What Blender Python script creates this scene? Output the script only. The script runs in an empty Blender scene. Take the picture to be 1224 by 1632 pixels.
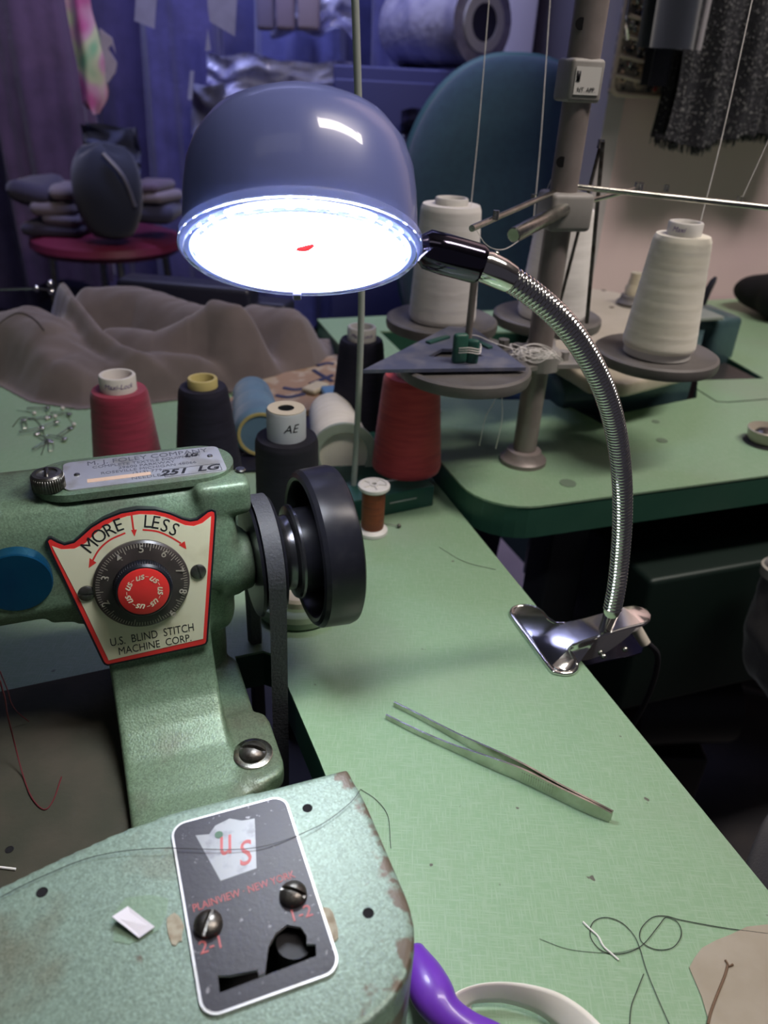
import bpy, bmesh, math, random
from math import sin, cos, pi, radians, sqrt, atan2, exp
from mathutils import Vector as V, Matrix, noise

random.seed(7)
S = bpy.context.scene
C = S.collection
T = 0.75            # table top height; every coordinate below is relative to the table top
H = 0.36            # camera height above the table
FPX = 1226.0

# ---------------------------------------------------------------- camera
cd = bpy.data.cameras.new('camera')
cam = bpy.data.objects.new('camera', cd); C.objects.link(cam)
cam.location = (0, 0, T + H)
RC = Matrix.Rotation(radians(60), 3, 'X') @ Matrix.Rotation(radians(3.02), 3, 'Z')
cam.rotation_euler = RC.to_euler()
cd.sensor_fit = 'VERTICAL'; cd.sensor_height = 36; cd.sensor_width = 27
cd.lens = FPX / 1632 * 36
cd.clip_start = 0.01
cd.dof.use_dof = True; cd.dof.focus_distance = 0.42; cd.dof.aperture_fstop = 9.5
S.camera = cam

# ---------------------------------------------------------------- world, lights, exposure
S.view_settings.view_transform = 'Standard'
S.view_settings.look = 'None'
S.view_settings.exposure = 0.0
S.view_settings.gamma = 1.0
S.view_settings.use_curve_mapping = False
w = bpy.data.worlds.new('room_air'); S.world = w; w.use_nodes = True
w.node_tree.nodes['Background'].inputs[0].default_value = (0.36, 0.34, 0.44, 1)
w.node_tree.nodes['Background'].inputs[1].default_value = 0.10
LAMP_STRENGTH = 41.0

def area(name, loc, target, sx, sy, power, col):
    l = bpy.data.lights.new(name, 'AREA'); l.shape = 'RECTANGLE'; l.size = sx; l.size_y = sy
    l.energy = power; l.color = col
    o = bpy.data.objects.new(name, l); C.objects.link(o)
    o.location = (loc[0], loc[1], loc[2] + T)
    d = V(target) - V(loc)
    o.rotation_euler = d.to_track_quat('-Z', 'Y').to_euler()
    return o
area('ceiling_or_fill_light', (0.85, 0.42, 1.80), (0.50, 1.30, 0.1), 1.2, 0.35, 52, (1.0, 0.89, 0.83))
area('ceiling_or_fill_light', (-0.55, 2.00, 1.80), (-0.52, 3.20, 0.4), 1.2, 0.3, 62, (0.52, 0.55, 1.0))  # added bluish fill on the garments, standing in for the lens glow
area('ceiling_or_fill_light', (-0.55, -0.35, 1.80), (-0.55, -0.35, 0), 1.2, 0.3, 0.6, (1.0, 0.95, .92))  # added weak fill from the camera side, no known source

# ---------------------------------------------------------------- pixel rays (photo frame) -> points in the place
def ray(u, v): return RC @ V(((u - 612) / FPX, -(v - 816) / FPX, -1))
C0 = V((0, 0, H))
def PZ(u, v, z=0.0):
    d = ray(u, v); return C0 + d * ((z - H) / d.z)
def PY(u, v, y):
    d = ray(u, v); return C0 + d * (y / d.y)
def PD(u, v, t): return C0 + ray(u, v).normalized() * t

# ---------------------------------------------------------------- mesh helpers
class MB:
    def __init__(s): s.v = []; s.f = []
    def add(s, vs, fs, M=None):
        n = len(s.v)
        for p in vs:
            p = V(p); s.v.append(M @ p if M is not None else p)
        s.f += [tuple(i + n for i in f) for f in fs]
        return s
    def box(s, c, d, M=None, rz=0, bev=0.0):
        bm = bmesh.new(); bmesh.ops.create_cube(bm, size=1)
        for q in bm.verts: q.co = V((q.co.x * d[0], q.co.y * d[1], q.co.z * d[2]))
        if bev > 0: bmesh.ops.bevel(bm, geom=bm.edges[:], offset=min(bev, min(d) * .49), segments=3, affect='EDGES', profile=.5)
        if rz: bmesh.ops.rotate(bm, verts=bm.verts, cent=(0, 0, 0), matrix=Matrix.Rotation(rz, 3, 'Z'))
        bmesh.ops.translate(bm, verts=bm.verts, vec=V(c))
        s.bm(bm, M); return s
    def bm(s, b, M=None):
        b.verts.index_update()
        s.add([q.co.copy() for q in b.verts], [[q.index for q in f.verts] for f in b.faces], M); b.free(); return s
    def cyl(s, p0, p1, r0, r1=None, seg=24, M=None, caps=True):
        return s.path([p0, p1], [r0, r0 if r1 is None else r1], seg, M, caps)
    def path(s, pts, rad, seg=12, M=None, caps=True, flat=None):
        pts = [V(p) for p in pts]; n = len(pts)
        if not hasattr(rad, '__len__'): rad = [rad] * n
        vs = []; fs = []; prev = None
        for i, p in enumerate(pts):
            t = (pts[min(i + 1, n - 1)] - pts[max(i - 1, 0)]).normalized()
            if prev is None:
                a = V((0, 0, 1)) if abs(t.z) < .9 else V((1, 0, 0)); x = t.cross(a).normalized()
            else: x = (prev - t * prev.dot(t)).normalized()
            prev = x; y = t.cross(x)
            for k in range(seg):
                a = 2 * pi * k / seg
                vs.append(p + x * cos(a) * rad[i] + y * sin(a) * rad[i] * (flat or 1))
        for i in range(n - 1):
            for k in range(seg):
                fs.append((i * seg + k, i * seg + (k + 1) % seg, (i + 1) * seg + (k + 1) % seg, (i + 1) * seg + k))
        if caps: fs.append(tuple(range(seg))[::-1]); fs.append(tuple((n - 1) * seg + k for k in range(seg)))
        return s.add(vs, fs, M)
    def lathe(s, prof, seg=48, M=None, close=False, caps=True):
        """profile of (r, z) about the local z axis"""
        vs = []; fs = []; n = len(prof)
        for (r, z) in prof:
            for k in range(seg):
                a = 2 * pi * k / seg; vs.append(V((max(r, 1e-5) * cos(a), max(r, 1e-5) * sin(a), z)))
        m = n if close else n - 1
        for i in range(m):
            j = (i + 1) % n
            for k in range(seg):
                fs.append((i * seg + k, i * seg + (k + 1) % seg, j * seg + (k + 1) % seg, j * seg + k))
        if caps and not close:
            if prof[0][0] > 1e-4: fs.append(tuple(range(seg))[::-1])
            if prof[-1][0] > 1e-4: fs.append(tuple((n - 1) * seg + k for k in range(seg)))
        return s.add(vs, fs, M)
    def prism(s, poly, z0, z1, M=None):
        n = len(poly)
        vs = [V((p[0], p[1], z0)) for p in poly] + [V((p[0], p[1], z1)) for p in poly]
        fs = [tuple(range(n))[::-1], tuple(range(n, 2 * n))] + [(i, (i + 1) % n, (i + 1) % n + n, i + n) for i in range(n)]
        return s.add(vs, fs, M)
    def sphere(s, c, r, seg=16, sc=(1, 1, 1), M=None):
        bm = bmesh.new(); bmesh.ops.create_uvsphere(bm, u_segments=seg, v_segments=max(6, seg // 2), radius=r)
        for q in bm.verts: q.co = V((q.co.x * sc[0], q.co.y * sc[1], q.co.z * sc[2])) + V(c)
        return s.bm(bm, M)
    def grid(s, fn, nu, nv, M=None, wrap=False):
        vs = [fn(i / (nu if wrap else nu - 1), j / (nv - 1)) for j in range(nv) for i in range(nu)]
        fs = []
        for j in range(nv - 1):
            for i in range(nu if wrap else nu - 1):
                k = (i + 1) % nu
                fs.append((j * nu + i, j * nu + k, (j + 1) * nu + k, (j + 1) * nu + i))
        return s.add(vs, fs, M)

def mesh_from(mb, name, ang=35):
    me = bpy.data.meshes.new(name); me.from_pydata([tuple(p) for p in mb.v], [], mb.f)
    bm = bmesh.new(); bm.from_mesh(me); bmesh.ops.recalc_face_normals(bm, faces=bm.faces); bm.to_mesh(me); bm.free()
    for p in me.polygons: p.use_smooth = True
    if ang: me.set_sharp_from_angle(angle=radians(ang))
    me.update(); return me

def tag(o, label=None, cat=None, group=None, kind=None):
    if label: o['label'] = label
    if cat: o['category'] = cat
    if group: o['group'] = group
    if kind: o['kind'] = kind
    return o
def thing(name, loc, label, cat, rz=0, group=None, rot=None):
    o = bpy.data.objects.new(name, None); C.objects.link(o); o.empty_display_size = .02
    o.location = (loc[0], loc[1], loc[2] + T); o.rotation_euler = rot if rot else (0, 0, rz)
    return tag(o, label, cat, group)
def part(name, mb, m, parent, ang=35, label=None, mods=None):
    me = mesh_from(mb, name, ang); me.materials.append(m)
    o = bpy.data.objects.new(name, me); C.objects.link(o)
    if parent is not None: o.parent = parent
    if label: o['label'] = label
    return o
def solo(name, mb, m, loc, label=None, cat=None, group=None, kind=None, ang=35):
    """one-mesh thing; mb is in table coordinates, the origin goes to loc"""
    L = V(loc); mb.v = [p - L for p in mb.v]
    o = part(name, mb, m, None, ang); o.location = (L.x, L.y, L.z + T)
    return tag(o, label, cat, group, kind)
def copy_tree(o, parent=None):
    c = o.copy(); C.objects.link(c); c.parent = parent
    for ch in list(o.children): copy_tree(ch, c)
    return c
def evaluated(o, mods):
    for kind, kw in mods:
        md = o.modifiers.new(kind, kind)
        for k, val in kw.items(): setattr(md, k, val)
    dg = bpy.context.evaluated_depsgraph_get(); dg.update()
    me = bpy.data.meshes.new_from_object(o.evaluated_get(dg)); old = o.data
    o.modifiers.clear(); o.data = me
    if not me.materials:
        for m_ in old.materials: me.materials.append(m_)
    return o
def cut(o, mb, bake=True):
    c = part('cutter', mb, DARK, None, 0)
    c.matrix_world = o.matrix_world.copy() if False else Matrix()
    c.parent = o.parent
    if o.parent is None: c.location = o.location
    bpy.context.view_layer.update()
    evaluated(o, [('BOOLEAN', dict(object=c, operation='DIFFERENCE', solver='EXACT'))])
    bpy.data.objects.remove(c)
def text_mb(mb, s, size, org, X, Y, N, align='CENTER', sx=1.0, shear=0.0, bold=0.0, lift=0.0, rot=0.0):
    cu = bpy.data.curves.new('t', 'FONT'); cu.body = s; cu.size = size; cu.align_x = align; cu.align_y = 'CENTER'
    cu.shear = shear; cu.offset = bold; cu.resolution_u = 3; cu.extrude = 0.00004
    o = bpy.data.objects.new('t', cu); C.objects.link(o)
    dg = bpy.context.evaluated_depsgraph_get(); dg.update()
    me = bpy.data.meshes.new_from_object(o.evaluated_get(dg))
    X, Y, N, org = V(X), V(Y), V(N), V(org)
    vs = []
    for q in me.vertices:
        x, y = q.co.x * sx, q.co.y
        x, y = x * cos(rot) - y * sin(rot), x * sin(rot) + y * cos(rot)
        vs.append(org + X * x + Y * y + N * (q.co.z + lift))
    mb.add(vs, [tuple(p.vertices) for p in me.polygons])
    bpy.data.objects.remove(o); bpy.data.curves.remove(cu); bpy.data.meshes.remove(me)
def inset(poly, d):
    n = len(poly); out = []
    ar = sum(poly[i][0] * poly[(i + 1) % n][1] - poly[(i + 1) % n][0] * poly[i][1] for i in range(n))
    sg = 1 if ar > 0 else -1
    for i in range(n):
        p0, p1, p2 = V(poly[i - 1]), V(poly[i]), V(poly[(i + 1) % n])
        a = (p1 - p0).normalized(); b = (p2 - p1).normalized()
        n1 = V((-a.y, a.x)) * sg; n2 = V((-b.y, b.x)) * sg
        m = (n1 + n2).normalized(); k = max(.35, m.dot(n1))
        out.append(p1 + m * (d / k))
    return out
def rrect(x0, y0, x1, y1, r, seg=6):
    out = []
    for (cx, cy, a0) in ((x1 - r, y1 - r, 0), (x0 + r, y1 - r, 90), (x0 + r, y0 + r, 180), (x1 - r, y0 + r, 270)):
        for k in range(seg + 1):
            a = radians(a0 + 90 * k / seg); out.append((cx + r * cos(a), cy + r * sin(a)))
    return out
def smooth_path(pts, n):
    """Catmull-Rom through the points"""
    P = [V(p) for p in pts]; P = [P[0] * 2 - P[1]] + P + [P[-1] * 2 - P[-2]]
    out = []; m = len(P) - 3
    for k in range(n):
        t = k / (n - 1) * m; i = min(int(t), m - 1); t -= i
        a, b, c, d = P[i:i + 4]
        out.append(0.5 * ((2 * b) + (c - a) * t + (2 * a - 5 * b + 4 * c - d) * t * t + (3 * b - a - 3 * c + d) * t ** 3))
    return out

# ---------------------------------------------------------------- materials
def pmat(name, col, rough=.5, metal=0.0, col2=None, nscale=30, lo=.4, hi=.65, bump=0.0, bscale=200, bdist=.001,
         trans=0, alpha=1, coat=0, sheen=0, emit=None, es=0, stretch=None, ior=1.45, vor=False, det=4, flake=0, spec=.5):
    m = bpy.data.materials.new(name); m.use_nodes = True; nt = m.node_tree; N = nt.nodes; L = nt.links
    b = N['Principled BSDF']
    b.inputs['Base Color'].default_value = (*col, 1); b.inputs['Roughness'].default_value = rough
    b.inputs['Metallic'].default_value = metal; b.inputs['IOR'].default_value = ior
    b.inputs['Transmission Weight'].default_value = trans; b.inputs['Alpha'].default_value = alpha
    b.inputs['Coat Weight'].default_value = coat; b.inputs['Sheen Weight'].default_value = sheen
    b.inputs['Specular IOR Level'].default_value = spec
    if emit: b.inputs['Emission Color'].default_value = (*emit, 1); b.inputs['Emission Strength'].default_value = es
    tc = N.new('ShaderNodeTexCoord'); mp = N.new('ShaderNodeMapping'); L.new(tc.outputs['Object'], mp.inputs[0])
    if stretch: mp.inputs['Scale'].default_value = stretch
    if col2:
        n = N.new('ShaderNodeTexNoise'); n.inputs['Scale'].default_value = nscale; n.inputs['Detail'].default_value = det
        L.new(mp.outputs[0], n.inputs[0])
        r = N.new('ShaderNodeMapRange'); r.inputs[1].default_value = lo; r.inputs[2].default_value = hi; L.new(n.outputs[0], r.inputs[0])
        mx = N.new('ShaderNodeMix'); mx.data_type = 'RGBA'; mx.inputs[6].default_value = (*col, 1); mx.inputs[7].default_value = (*col2, 1)
        L.new(r.outputs[0], mx.inputs[0]); L.new(mx.outputs[2], b.inputs['Base Color']); m['mix'] = mx.name
    if flake:
        v = N.new('ShaderNodeTexVoronoi'); v.inputs['Scale'].default_value = flake; L.new(tc.outputs['Object'], v.inputs[0])
        hs = N.new('ShaderNodeMix'); hs.data_type = 'RGBA'; hs.blend_type = 'MULTIPLY'; hs.inputs[0].default_value = 1
        rr = N.new('ShaderNodeMapRange'); rr.inputs[3].default_value = .72; rr.inputs[4].default_value = 1.30
        L.new(v.outputs['Color'], rr.inputs[0])
        if col2: L.new(mx.outputs[2], hs.inputs[6])
        else: hs.inputs[6].default_value = (*col, 1)
        L.new(rr.outputs[0], hs.inputs[7]); L.new(hs.outputs[2], b.inputs['Base Color'])
    if bump:
        t = N.new('ShaderNodeTexVoronoi' if vor else 'ShaderNodeTexNoise'); t.inputs['Scale'].default_value = bscale
        L.new(mp.outputs[0], t.inputs[0])
        bp = N.new('ShaderNodeBump'); bp.inputs['Strength'].default_value = bump; bp.inputs['Distance'].default_value = bdist
        L.new(t.outputs[0], bp.inputs['Height']); L.new(bp.outputs[0], b.inputs['Normal'])
    return m

DARK = pmat('dark_void', (.004, .004, .006), .9)
HAMMER = pmat('hammertone_green', (.125, .190, .120), .40, .2, (.085, .080, .055), 22, .47, .76, .16, 800, .0005, vor=True, flake=1100)
HAMMER_L = pmat('hammertone_green_worn', (.27, .42, .33), .36, .35, (.20, .22, .15), 26, .56, .74, .16, 800, .0005, vor=True, flake=1100)
DUST_SHADED = pmat('shaded_dusty_olive_metal', (.040, .042, .028), .8, .1, (.062, .055, .040), 25, .4, .65, .2, 300)  # dusty metal, darkened further for the shadow under the arm
CHROME = pmat('chrome', (.80, .79, .76), .13, 1.0)
CHROME_D = pmat('black_chrome', (.10, .09, .13), .10, 1.0)
STEEL = pmat('nickel_steel', (.62, .62, .56), .24, 1.0, (.42, .42, .36), 60, .4, .7, .15, 300)
STEEL_D = pmat('oily_dark_steel', (.17, .165, .15), .36, .9, (.07, .06, .05), 120, .4, .65, .2, 400)
ALU = pmat('aluminium_plate', (.60, .60, .60), .40, .7, (.42, .40, .34), 60, .5, .7)
BLACK_ENAMEL = pmat('black_enamel_plate', (.038, .038, .050), .42, 0, (.22, .22, .24), 350, .66, .72, .1, 500, spec=.4)
BLACK_PL = pmat('black_gloss_plastic', (.010, .010, .014), .30, 0, (.018, .018, .022), 150, .5, .8, spec=.35)
BLACK_M = pmat('black_matte', (.018, .018, .022), .6)
RUBBER = pmat('belt_rubber', (.045, .046, .052), .6, 0, (.10, .10, .10), 500, .62, .8, .4, 600)
CREAM = pmat('aged_cream_enamel', (.66, .63, .43), .35, 0, (.50, .45, .27), 30, .55, .75, coat=.2)
RED_P = pmat('red_print', (.66, .03, .025), .35, coat=.2)
INK = pmat('black_ink', (.012, .012, .014), .5)
INK_RED = pmat('faded_red_ink', (.45, .10, .10), .5)
INK_GREY = pmat('grey_engraving', (.12, .12, .14), .5)
EMBLEM = pmat('pale_emblem_print', (.24, .25, .26), .4, .2, (.17, .17, .19), 200, .5, .7)
DIAL = pmat('dial_brown_black', (.035, .028, .024), .32, 0, (.06, .045, .04), 60, .4, .7, coat=.2)
TICK = pmat('dial_numbers', (.40, .36, .28), .5)

def laminate():
    m = pmat('green_linen_laminate', (.235, .41, .25), .42)
    nt = m.node_tree; N = nt.nodes; L = nt.links; b = N['Principled BSDF']
    tc = N.new('ShaderNodeTexCoord')
    outs = []
    for sc in ((110, 1300, 1), (1300, 110, 1)):
        mp = N.new('ShaderNodeMapping'); mp.inputs['Scale'].default_value = sc; mp.inputs['Rotation'].default_value = (0, 0, radians(4))
        L.new(tc.outputs['Object'], mp.inputs[0])
        n = N.new('ShaderNodeTexNoise'); n.inputs['Scale'].default_value = 1; n.inputs['Detail'].default_value = 2
        L.new(mp.outputs[0], n.inputs[0]); outs.append(n)
    ad = N.new('ShaderNodeMath'); ad.operation = 'MAXIMUM'; L.new(outs[0].outputs[0], ad.inputs[0]); L.new(outs[1].outputs[0], ad.inputs[1])
    r = N.new('ShaderNodeMapRange'); r.inputs[1].default_value = .48; r.inputs[2].default_value = .78; L.new(ad.outputs[0], r.inputs[0])
    mx = N.new('ShaderNodeMix'); mx.data_type = 'RGBA'; mx.inputs[6].default_value = (.220, .360, .215, 1); mx.inputs[7].default_value = (.295, .425, .29, 1)
    L.new(r.outputs[0], mx.inputs[0])
    # large worn patches and small specks of dirt
    n2 = N.new('ShaderNodeTexNoise'); n2.inputs['Scale'].default_value = 9; n2.inputs['Detail'].default_value = 5; L.new(tc.outputs['Object'], n2.inputs[0])
    r2 = N.new('ShaderNodeMapRange'); r2.inputs[1].default_value = .5; r2.inputs[2].default_value = .8; L.new(n2.outputs[0], r2.inputs[0])
    m2 = N.new('ShaderNodeMix'); m2.data_type = 'RGBA'; m2.inputs[7].default_value = (.25, .34, .235, 1)
    L.new(r2.outputs[0], m2.inputs[0]); L.new(mx.outputs[2], m2.inputs[6])
    n3 = N.new('ShaderNodeTexNoise'); n3.inputs['Scale'].default_value = 120; n3.inputs['Detail'].default_value = 2; L.new(tc.outputs['Object'], n3.inputs[0])
    r3 = N.new('ShaderNodeMapRange'); r3.inputs[1].default_value = .745; r3.inputs[2].default_value = .79; L.new(n3.outputs[0], r3.inputs[0])
    m3 = N.new('ShaderNodeMix'); m3.data_type = 'RGBA'; m3.inputs[7].default_value = (.10, .10, .08, 1)
    L.new(r3.outputs[0], m3.inputs[0]); L.new(m2.outputs[2], m3.inputs[6]); L.new(m3.outputs[2], b.inputs['Base Color'])
    return m
LAM = laminate()
LAM_EDGE = pmat('dark_green_painted_edge', (.022, .085, .055), .45, 0, (.03, .10, .065), 15)
SHADE = pmat('bloom_tinted_lamp_enamel', (.165, .205, .48), .30, .0, coat=.5)  # blue camera bloom mixed into the dark shade's base colour
GLASS = pmat('clear_lens_plastic', (.90, .93, 1.0), .06, 0, trans=.85, ior=1.45)
GLOW = pmat('led_light', (1, 1, 1), .5, emit=(.88, .93, 1.0), es=LAMP_STRENGTH)
LEDC = pmat('led_chip', (1, 1, 1), .5, emit=(.9, .95, 1.0), es=40)
WHITE_TH = pmat('white_thread', (.86, .84, .80), .8, 0, (.78, .76, .71), 20, sheen=.3, bump=.25, bscale=500, stretch=(1, 1, 9))
CREAM_TH = pmat('cream_thread', (.88, .85, .72), .8, 0, (.80, .77, .63), 20, sheen=.3, bump=.25, bscale=500, stretch=(1, 1, 9))
RED_TH = pmat('crimson_thread', (.30, .018, .055), .75, 0, (.22, .012, .04), 40, sheen=.3, bump=.25, bscale=500, stretch=(1, 1, 9))
ORANGE_TH = pmat('coral_thread', (.62, .075, .075), .8, 0, (.50, .05, .06), 30, sheen=.3, bump=.25, bscale=500, stretch=(1, 1, 9))
NAVY_TH = pmat('navy_thread', (.007, .007, .020), .8, 0, (.011, .011, .028), 40, sheen=.02, bump=.25, bscale=500, stretch=(1, 1, 9))
BLACK_TH = pmat('black_thread', (.004, .004, .010), .8, 0, (.007, .007, .015), 40, sheen=.02, bump=.25, bscale=500, stretch=(1, 1, 9))
BLUE_TH = pmat('light_blue_thread', (.11, .22, .32), .8, 0, (.085, .18, .27), 30, sheen=.3, bump=.25, bscale=500)
BROWN_TH = pmat('copper_brown_thread', (.22, .055, .02), .45, .2, (.15, .035, .015), 60, bump=.3, bscale=500, stretch=(1, 1, 9))
CORE = pmat('white_plastic_core', (.66, .65, .61), .4)
CORE_Y = pmat('yellowed_plastic_core', (.52, .45, .18), .4)
CORE_G = pmat('grey_cardboard_core', (.40, .44, .46), .6)
CORE_LID = pmat('cream_cardboard_lid', (.60, .55, .42), .6)
PURPLE_INK = pmat('purple_ink', (.25, .16, .45), .5)
DISC_M = pmat('grey_brown_plastic', (.15, .142, .135), .5, 0, (.115, .108, .10), 35, .4, .7)
POLE_M = pmat('grey_painted_steel', (.27, .235, .22), .42, .2, (.22, .19, .175), 40)
BRACKET_M = pmat('pale_grey_plastic', (.30, .29, .27), .45, 0, (.24, .23, .21), 40)
TEAL_F = pmat('teal_office_fabric', (.032, .082, .125), .85, 0, (.028, .070, .11), 80, sheen=.3, bump=.3, bscale=500)
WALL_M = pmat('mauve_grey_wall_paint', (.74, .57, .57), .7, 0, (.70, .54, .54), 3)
WHITE_P = pmat('white_trim_paint', (.50, .46, .46), .5)
GREY_DOOR = pmat('grey_door_paint', (.16, .15, .165), .55)
FLOOR_M = pmat('dark_floor', (.03, .03, .035), .6, 0, (.05, .045, .045), 8)
CEIL_M = pmat('ceiling_paint', (.45, .45, .46), .8)
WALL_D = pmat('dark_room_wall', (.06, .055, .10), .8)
CLOTH = pmat('taupe_wool_cloth', (.150, .124, .122), .9, 0, (.122, .101, .100), 25, sheen=.4, bump=.35, bscale=900, bdist=.0008)

def name_wear():
    """brown wear along the front right rim of the near casting"""
    m = pmat('hammertone_green_chipped', (.185, .262, .212), .42, .12, (.15, .17, .125), 30, .58, .76, .16, 800, .0005, vor=True, flake=1100)
    nt = m.node_tree; N = nt.nodes; L = nt.links; b = N['Principled BSDF']
    src = b.inputs['Base Color'].links[0].from_socket
    tc = N.new('ShaderNodeTexCoord'); sp = N.new('ShaderNodeSeparateXYZ'); L.new(tc.outputs['Object'], sp.inputs[0])
    # distance towards the right rim (x) and front rim (y)
    rx = N.new('ShaderNodeMapRange'); rx.inputs[1].default_value = .024; rx.inputs[2].default_value = .044; L.new(sp.outputs[0], rx.inputs[0])
    ry = N.new('ShaderNodeMapRange'); ry.inputs[1].default_value = -.205; ry.inputs[2].default_value = -.246; L.new(sp.outputs[1], ry.inputs[0])
    rx2 = N.new('ShaderNodeMapRange'); rx2.inputs[1].default_value = -.005; rx2.inputs[2].default_value = .02; L.new(sp.outputs[0], rx2.inputs[0])
    my = N.new('ShaderNodeMath'); my.operation = 'MULTIPLY'; L.new(ry.outputs[0], my.inputs[0]); L.new(rx2.outputs[0], my.inputs[1])
    mxx = N.new('ShaderNodeMath'); mxx.operation = 'MAXIMUM'; L.new(rx.outputs[0], mxx.inputs[0]); L.new(my.outputs[0], mxx.inputs[1])
    n = N.new('ShaderNodeTexNoise'); n.inputs['Scale'].default_value = 75; n.inputs['Detail'].default_value = 6; L.new(tc.outputs['Object'], n.inputs[0])
    a = N.new('ShaderNodeMath'); a.operation = 'MULTIPLY_ADD'; L.new(mxx.outputs[0], a.inputs[0]); a.inputs[1].default_value = .30; L.new(n.outputs[0], a.inputs[2])
    r = N.new('ShaderNodeMapRange'); r.inputs[1].default_value = .70; r.inputs[2].default_value = .76; L.new(a.outputs[0], r.inputs[0])
    mx = N.new('ShaderNodeMix'); mx.data_type = 'RGBA'; mx.inputs[7].default_value = (.11, .085, .06, 1)
    L.new(r.outputs[0], mx.inputs[0]); L.new(src, mx.inputs[6]); L.new(mx.outputs[2], b.inputs['Base Color'])
    return m
HAMMER_W = name_wear()

# ================================================================ THE SETTING
def struct(name, mb, m, loc=(0, 0, 0), ang=35): return solo(name, mb, m, loc, kind='structure', ang=ang)
U = V((cos(radians(20)), sin(radians(20)), 0)); W = V((-sin(radians(20)), cos(radians(20)), 0))
def UW(u, w_, z=0): return U * u + W * w_ + V((0, 0, z))
struct('floor', MB().box((0.3, 1.4, -.775), (6.0, 5.6, .05)), FLOOR_M, (0, 1, -.775))
struct('ceiling', MB().box((0.3, 1.4, 1.86), (6.0, 5.6, .06)), CEIL_M, (0, 1, 1.86))
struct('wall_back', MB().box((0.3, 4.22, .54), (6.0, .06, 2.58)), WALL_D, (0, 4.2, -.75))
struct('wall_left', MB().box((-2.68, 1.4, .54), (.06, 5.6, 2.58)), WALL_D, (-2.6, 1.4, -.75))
MU = Matrix.Rotation(radians(20), 4, 'Z')
mb = MB().box((2.06, 1.165, .54), (2.60, .06, 2.58), M=MU); struct('wall_right', mb, WALL_M, (0.5, 1.35, -.75))
mb = MB().box((.745, 1.165, .54), (.03, .075, 2.58), M=MU); struct('trim_1', mb, WHITE_P, (0.3, 1.35, -.75))
# grey door with its pale frame further back
p = PY(846, 60, 2.55)
struct('door_1', MB().box((p.x + .42, 2.62, .35), (.80, .05, 2.2), bev=.004), GREY_DOOR, (p.x + .4, 2.62, -.75))
struct('trim_2', MB().box((p.x - .03, 2.58, .35), (.075, .09, 2.2), bev=.004), WHITE_P, (p.x - .03, 2.58, -.75))

# ================================================================ TABLES
def table_top(name, poly, z1, th, label, holes, leg_pts, edge_h):
    c = sum((V((*p, 0)) for p in poly), V()) / len(poly)
    t = thing(name, (c.x, c.y, -.75), label, 'table')
    off = V((c.x, c.y, -.75))
    def P(lst): return [(p[0] - c.x, p[1] - c.y) for p in lst]
    zz = z1 + .75
    top = part('tabletop', MB().prism(P(poly), zz - .002, zz), LAM, t, 30)
    core = part('edge_band', MB().prism(P(inset(poly, .0006)), zz - th, zz - .002), LAM_EDGE, t, 30)
    for hp in holes:
        for o in (top, core):
            cut(o, MB().prism(P(hp), zz - th - .05, zz + .05))
            for q in o.data.polygons: q.use_smooth = False
    for (u_, w_) in leg_pts:
        q = UW(u_, w_)
        part('leg', MB().box((q.x - c.x, q.y - c.y, (zz - th) / 2), (.045, .045, zz - th), rz=radians(20), bev=.004), LEG_M, t)
    return t
LEG_M = pmat('grey_steel_leg', (.05, .055, .06), .4, .5)
AM = radians(22.5); OM = V((-.1, .36, 0))
EX = V((cos(AM), sin(AM), 0)); EY = V((-sin(AM), cos(AM), 0))
def MW(a, b, z=0): return OM + EX * (a * .001) + EY * (b * .001) + V((0, 0, z * .001))
slot = [MW(21, 47), MW(21, -150), MW(50, -150), MW(50, -60), MW(48, 20), MW(46, 42), MW(41, 47)]
poly1 = [UW(-1.05, 0.0), UW(.268, 0.0), UW(.283, .02), UW(.283, 1.14), UW(.27, 1.15), UW(-1.05, 1.15)]
t1 = table_top('sewing_table', [(p.x, p.y) for p in poly1], 0, .032,
               'green linen-pattern work table carrying the green machine, the tweezers and the thread cones', [[(p.x, p.y) for p in slot]],
               [(-.98, .08), (-.98, 1.05), (.22, .05), (.22, 1.08)], .03)
cr = [(0.285 + .055 - .055 * cos(a), .522 + .055 - .055 * sin(a)) for a in [radians(90 * k / 8) for k in range(9)]]
p2 = [UW(u_, w_) for (u_, w_) in cr] + [UW(1.75, .522), UW(1.75, 1.125), UW(.285, 1.125)]
hole2 = [PZ(*q, .025) for q in ((694, 624), (804, 637), (886, 637), (916, 652), (962, 677), (992, 658), (1110, 634), (1112, 606), (1218, 603))]
q_ = PZ(1157, 568, .025)
hole2 += [q_, q_ + W * .12 - U * .05, UW(.36, 1.05), UW(.36, .80)]
t2 = table_top('sewing_table', [(p.x, p.y) for p in p2], .025, .034,
               'dark-edged green table standing behind, with rounded corner and thread stand', [[(p.x, p.y) for p in hole2]],
               [(.42, .60), (.36, 1.07), (1.68, .58), (1.68, 1.07)], .03)
# seam of the inset flap on table two
fl = [PZ(*q, .0253) for q in ((1107, 618), (1142, 640), (1160, 641), (1224, 636), (1300, 633))]
off2 = V(t2.location) - V((0, 0, T))
part('flap_seam', MB().path([p_ - off2 for p_ in fl], .0006, 6), INK, t2)
for (px, py, r_) in ((1055, 702, .006), (1045, 672, .0045), (905, 770, .008)):
    q = PZ(px, py, .0252) - off2
    part('plug_mark', MB().cyl(q - V((0, 0, .001)), q + V((0, 0, .0003)), r_, r_, 20), pmat('plug', (.14, .2, .14), .6), t2)

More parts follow.
